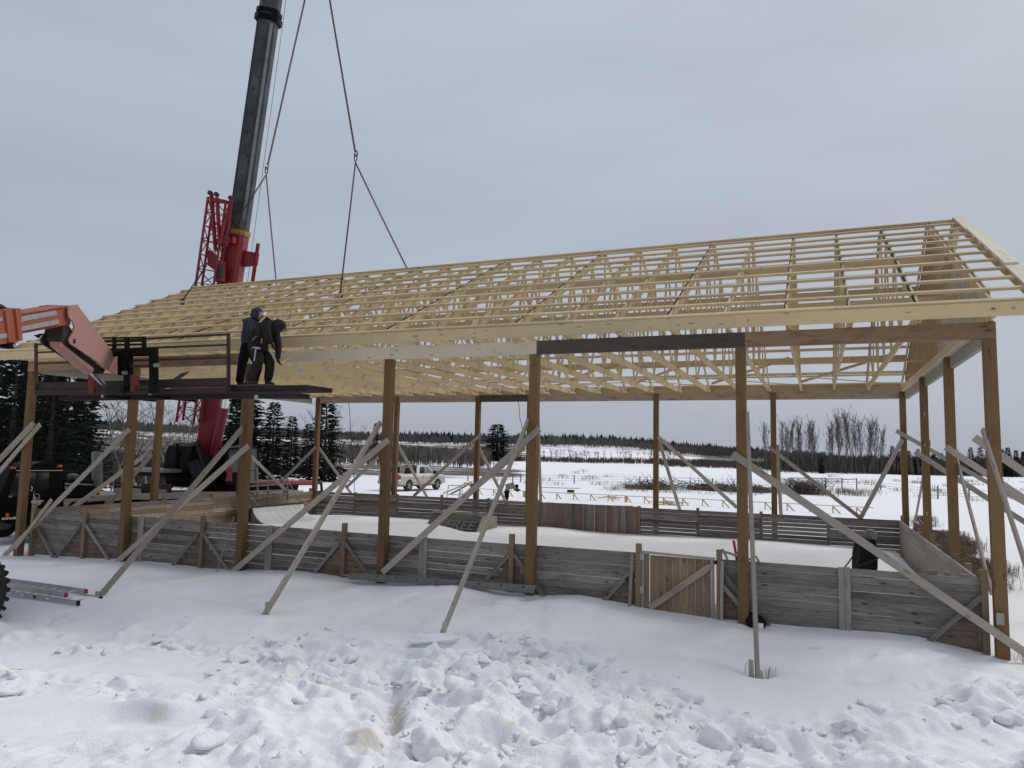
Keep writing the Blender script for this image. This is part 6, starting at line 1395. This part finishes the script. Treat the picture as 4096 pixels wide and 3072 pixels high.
def grass(name, spots, mat, lab, h0=.35):
    mb = MB()
    for (c, n, rad, h) in spots:
        for _ in range(n):
            p = c+Vector((random.gauss(0, rad), random.gauss(0, rad*.7), -.03)); p.z = zmesh(p.x, p.y)-.02+(c.z-zmesh(c.x, c.y)); a = random.uniform(0, 6.28); b = random.uniform(.1, .9)*h; n0 = len(mb.v); w = .003+.00012*(p-CAM).length
            q = Vector((math.cos(a), math.sin(a), 0)); s_ = Vector((-q.y, q.x, 0))*w; m_ = p+q*b*.4+Vector((0, 0, h*random.uniform(.5, .9))); e = p+q*b*1.1+Vector((0, 0, h*random.uniform(.5, 1.0)))
            mb.v += [tuple(p-s_), tuple(p+s_), tuple(m_+s_*.7), tuple(m_-s_*.7), tuple(e)]; mb.face((n0, n0+1, n0+2, n0+3), [(0, 0)]*4); mb.face((n0+3, n0+2, n0+4), [(0, 0)]*3)
    return tag(mb.build(name, M[mat]), lab, 'grass', None, 'stuff')
sp_ = []
for k in range(26):
    u = random.uniform(3690, 3985); v = 2105+(u-3690)*.22+random.uniform(-10, 14); p = atX(u, v, 1.0+random.uniform(0, 1.2)); p = Vector((p.x, p.y, zmesh(p.x, p.y)+.05)); sp_.append((p, 260, .30, .34))
for k in range(12):
    p = Vector((0.35+random.random()*1.2, -0.1+random.uniform(-.2, .5), 0)); p.z = zmesh(p.x, p.y); sp_.append((p, 40, .18, .16))
p = Vector((-3.6, -2.62, 0)); p.z = zmesh(p.x, p.y); sp_.append((p, 28, .08, .22))
grass('dry_grass', sp_, 'dry_grass', 'dry straw coloured grass around the right end posts and the staked brace')
sp_ = []
for k in range(150):
    u = random.uniform(2450, 3480) if k < 90 else random.uniform(3300, 4150) if k < 130 else random.uniform(1900, 2450); D = random.uniform(62, 76) if k < 90 else random.uniform(60, 130); p = ground_D(u, D); sp_.append((p, 34, .55, .5))
grass('field_stubble', sp_, 'dry_grass', 'sparse dead weeds poking through the snow of the field')
mb = MB()
for k in range(16):
    u = 3690+k*18+random.uniform(-8, 8); p = atX(u, 2118+(u-3690)*.22, 1.6); mb.blob((p.x, p.y, zmesh(p.x, p.y)-.05), random.uniform(.2, .36), k, .5, 2, (1.2, 1.2, .6))
tag(mb.build('earth_bank', M['dirt']), 'low strip of bare earth beside the right end fence', 'earth', None, 'stuff')

# ------------------------------------------------------------------ broken snow in the foreground
cl = MB(); placed = 0; tries = 0
while placed < 2200 and tries < 90000:
    tries += 1; x = random.uniform(-15, 2.5); y = random.uniform(-9.4, -1.2)
    i = min(bisect_left(xs, x), nx-1); j = min(bisect_left(ys, y), ny-1); m = RM[j, i]
    if random.random() > m**1.5*(0.25+1.1*vnoise(np.array([x*.9]), np.array([y*.9]), 5)[0]): continue
    r = min(.15, .014*math.exp(random.gauss(.3, .8))); z = zmesh(x, y)
    cl.blob((x, y, z-r*.05), r, tries, .8, 1 if r < .03 else 2 if r < .08 else 3, (random.uniform(.7, 1.5), random.uniform(.7, 1.5), random.uniform(.45, .85))); placed += 1
o = cl.build('snow_clods', M['snow']); tag(o, 'loose clods of broken snow over the ploughed foreground', 'snow', None, 'stuff')
for nm, me_ in (('snow_clods', o.data),): me_.polygons.foreach_set('use_smooth', [True]*len(me_.polygons))
def slab(u, v, size, rot, label, seed, tilt=(0, 0)):
    """lump of ploughed snow: a sphere flattened by random break planes, then roughened"""
    p = ground_at(u, v); rd = np.random.default_rng(seed); bm = bmesh.new(); bmesh.ops.create_icosphere(bm, subdivisions=4, radius=1.0)
    pl = []
    for _ in range(16):
        n_ = Vector(rd.normal(0, 1, 3)).normalized(); pl.append((n_, rd.uniform(.42, .85)))
    k1 = rd.normal(0, 1, (9, 3)); ph = rd.uniform(0, 6, 9)
    for vv in bm.verts:
        c = vv.co.copy()
        for n_, d_ in pl:
            e = c.dot(n_)-d_
            if e > 0: c -= n_*e*.92
        hsh = sum(math.sin((3+2.2*i)*(k1[i][0]*c.x+k1[i][1]*c.y+k1[i][2]*c.z)+ph[i])/(1+.8*i) for i in range(9))
        c *= 1+.085*hsh; vv.co = Vector((c.x*size[0]*.72, c.y*size[1]*.72, c.z*size[2]*.72))
    me = bpy.data.meshes.new('snow_block'); bm.to_mesh(me); bm.free(); me.materials.append(M['snow'])
    for f in me.polygons: f.use_smooth = True
    o = bpy.data.objects.new('snow_block', me); COL.objects.link(o); o.location = p+Vector((0, 0, size[2]*.06)); o.rotation_euler = (tilt[0], tilt[1], rot); return tag(o, label, 'snow block')
slab(2850, 2975, (.34, .30, .42), .5, 'large upright lump of snow at the bottom right of centre', 1, (.15, .1)); slab(1760, 2562, (.75, .22, .16), .35, 'long thick slab of snow beside the staked foot of the third brace', 2, (.1, 0))
slab(1740, 3000, (.45, .42, .34), .9, 'angular snow block at the bottom edge below centre', 3, (.4, .3)); slab(2105, 2775, (.28, .2, .16), .2, 'rounded grey snow block in the middle of the rubble', 4); slab(2140, 2628, (.26, .22, .2), 1.1, 'snow lump on top of the bank right of the third brace foot', 5)
slab(1450, 2520, (.4, .26, .12), .6, 'flat tilted snow plate between the second and third brace feet', 6, (.35, 0)); slab(1330, 2520, (.3, .24, .14), 1.4, 'small broken snow plate left of the flat tilted plate', 7, (.2, .3)); slab(950, 2640, (.3, .26, .2), .3, 'dirty snow lump at the edge of the smooth lane', 8, (.2, .1))
slab(1120, 2640, (.26, .24, .2), .8, 'squarish snow lump beside brown slush', 9, (.1, .4)); slab(3060, 2990, (.2, .2, .18), .2, 'small round snow lump right of the large upright lump', 10); slab(870, 2860, (.34, .28, .16), .2, 'flat snow plate right of the brown hollow', 11, (.2, .2)); slab(2480, 2890, (.26, .22, .2), 2.0, 'grubby snow lump left of the large upright lump', 12, (.2, .2))
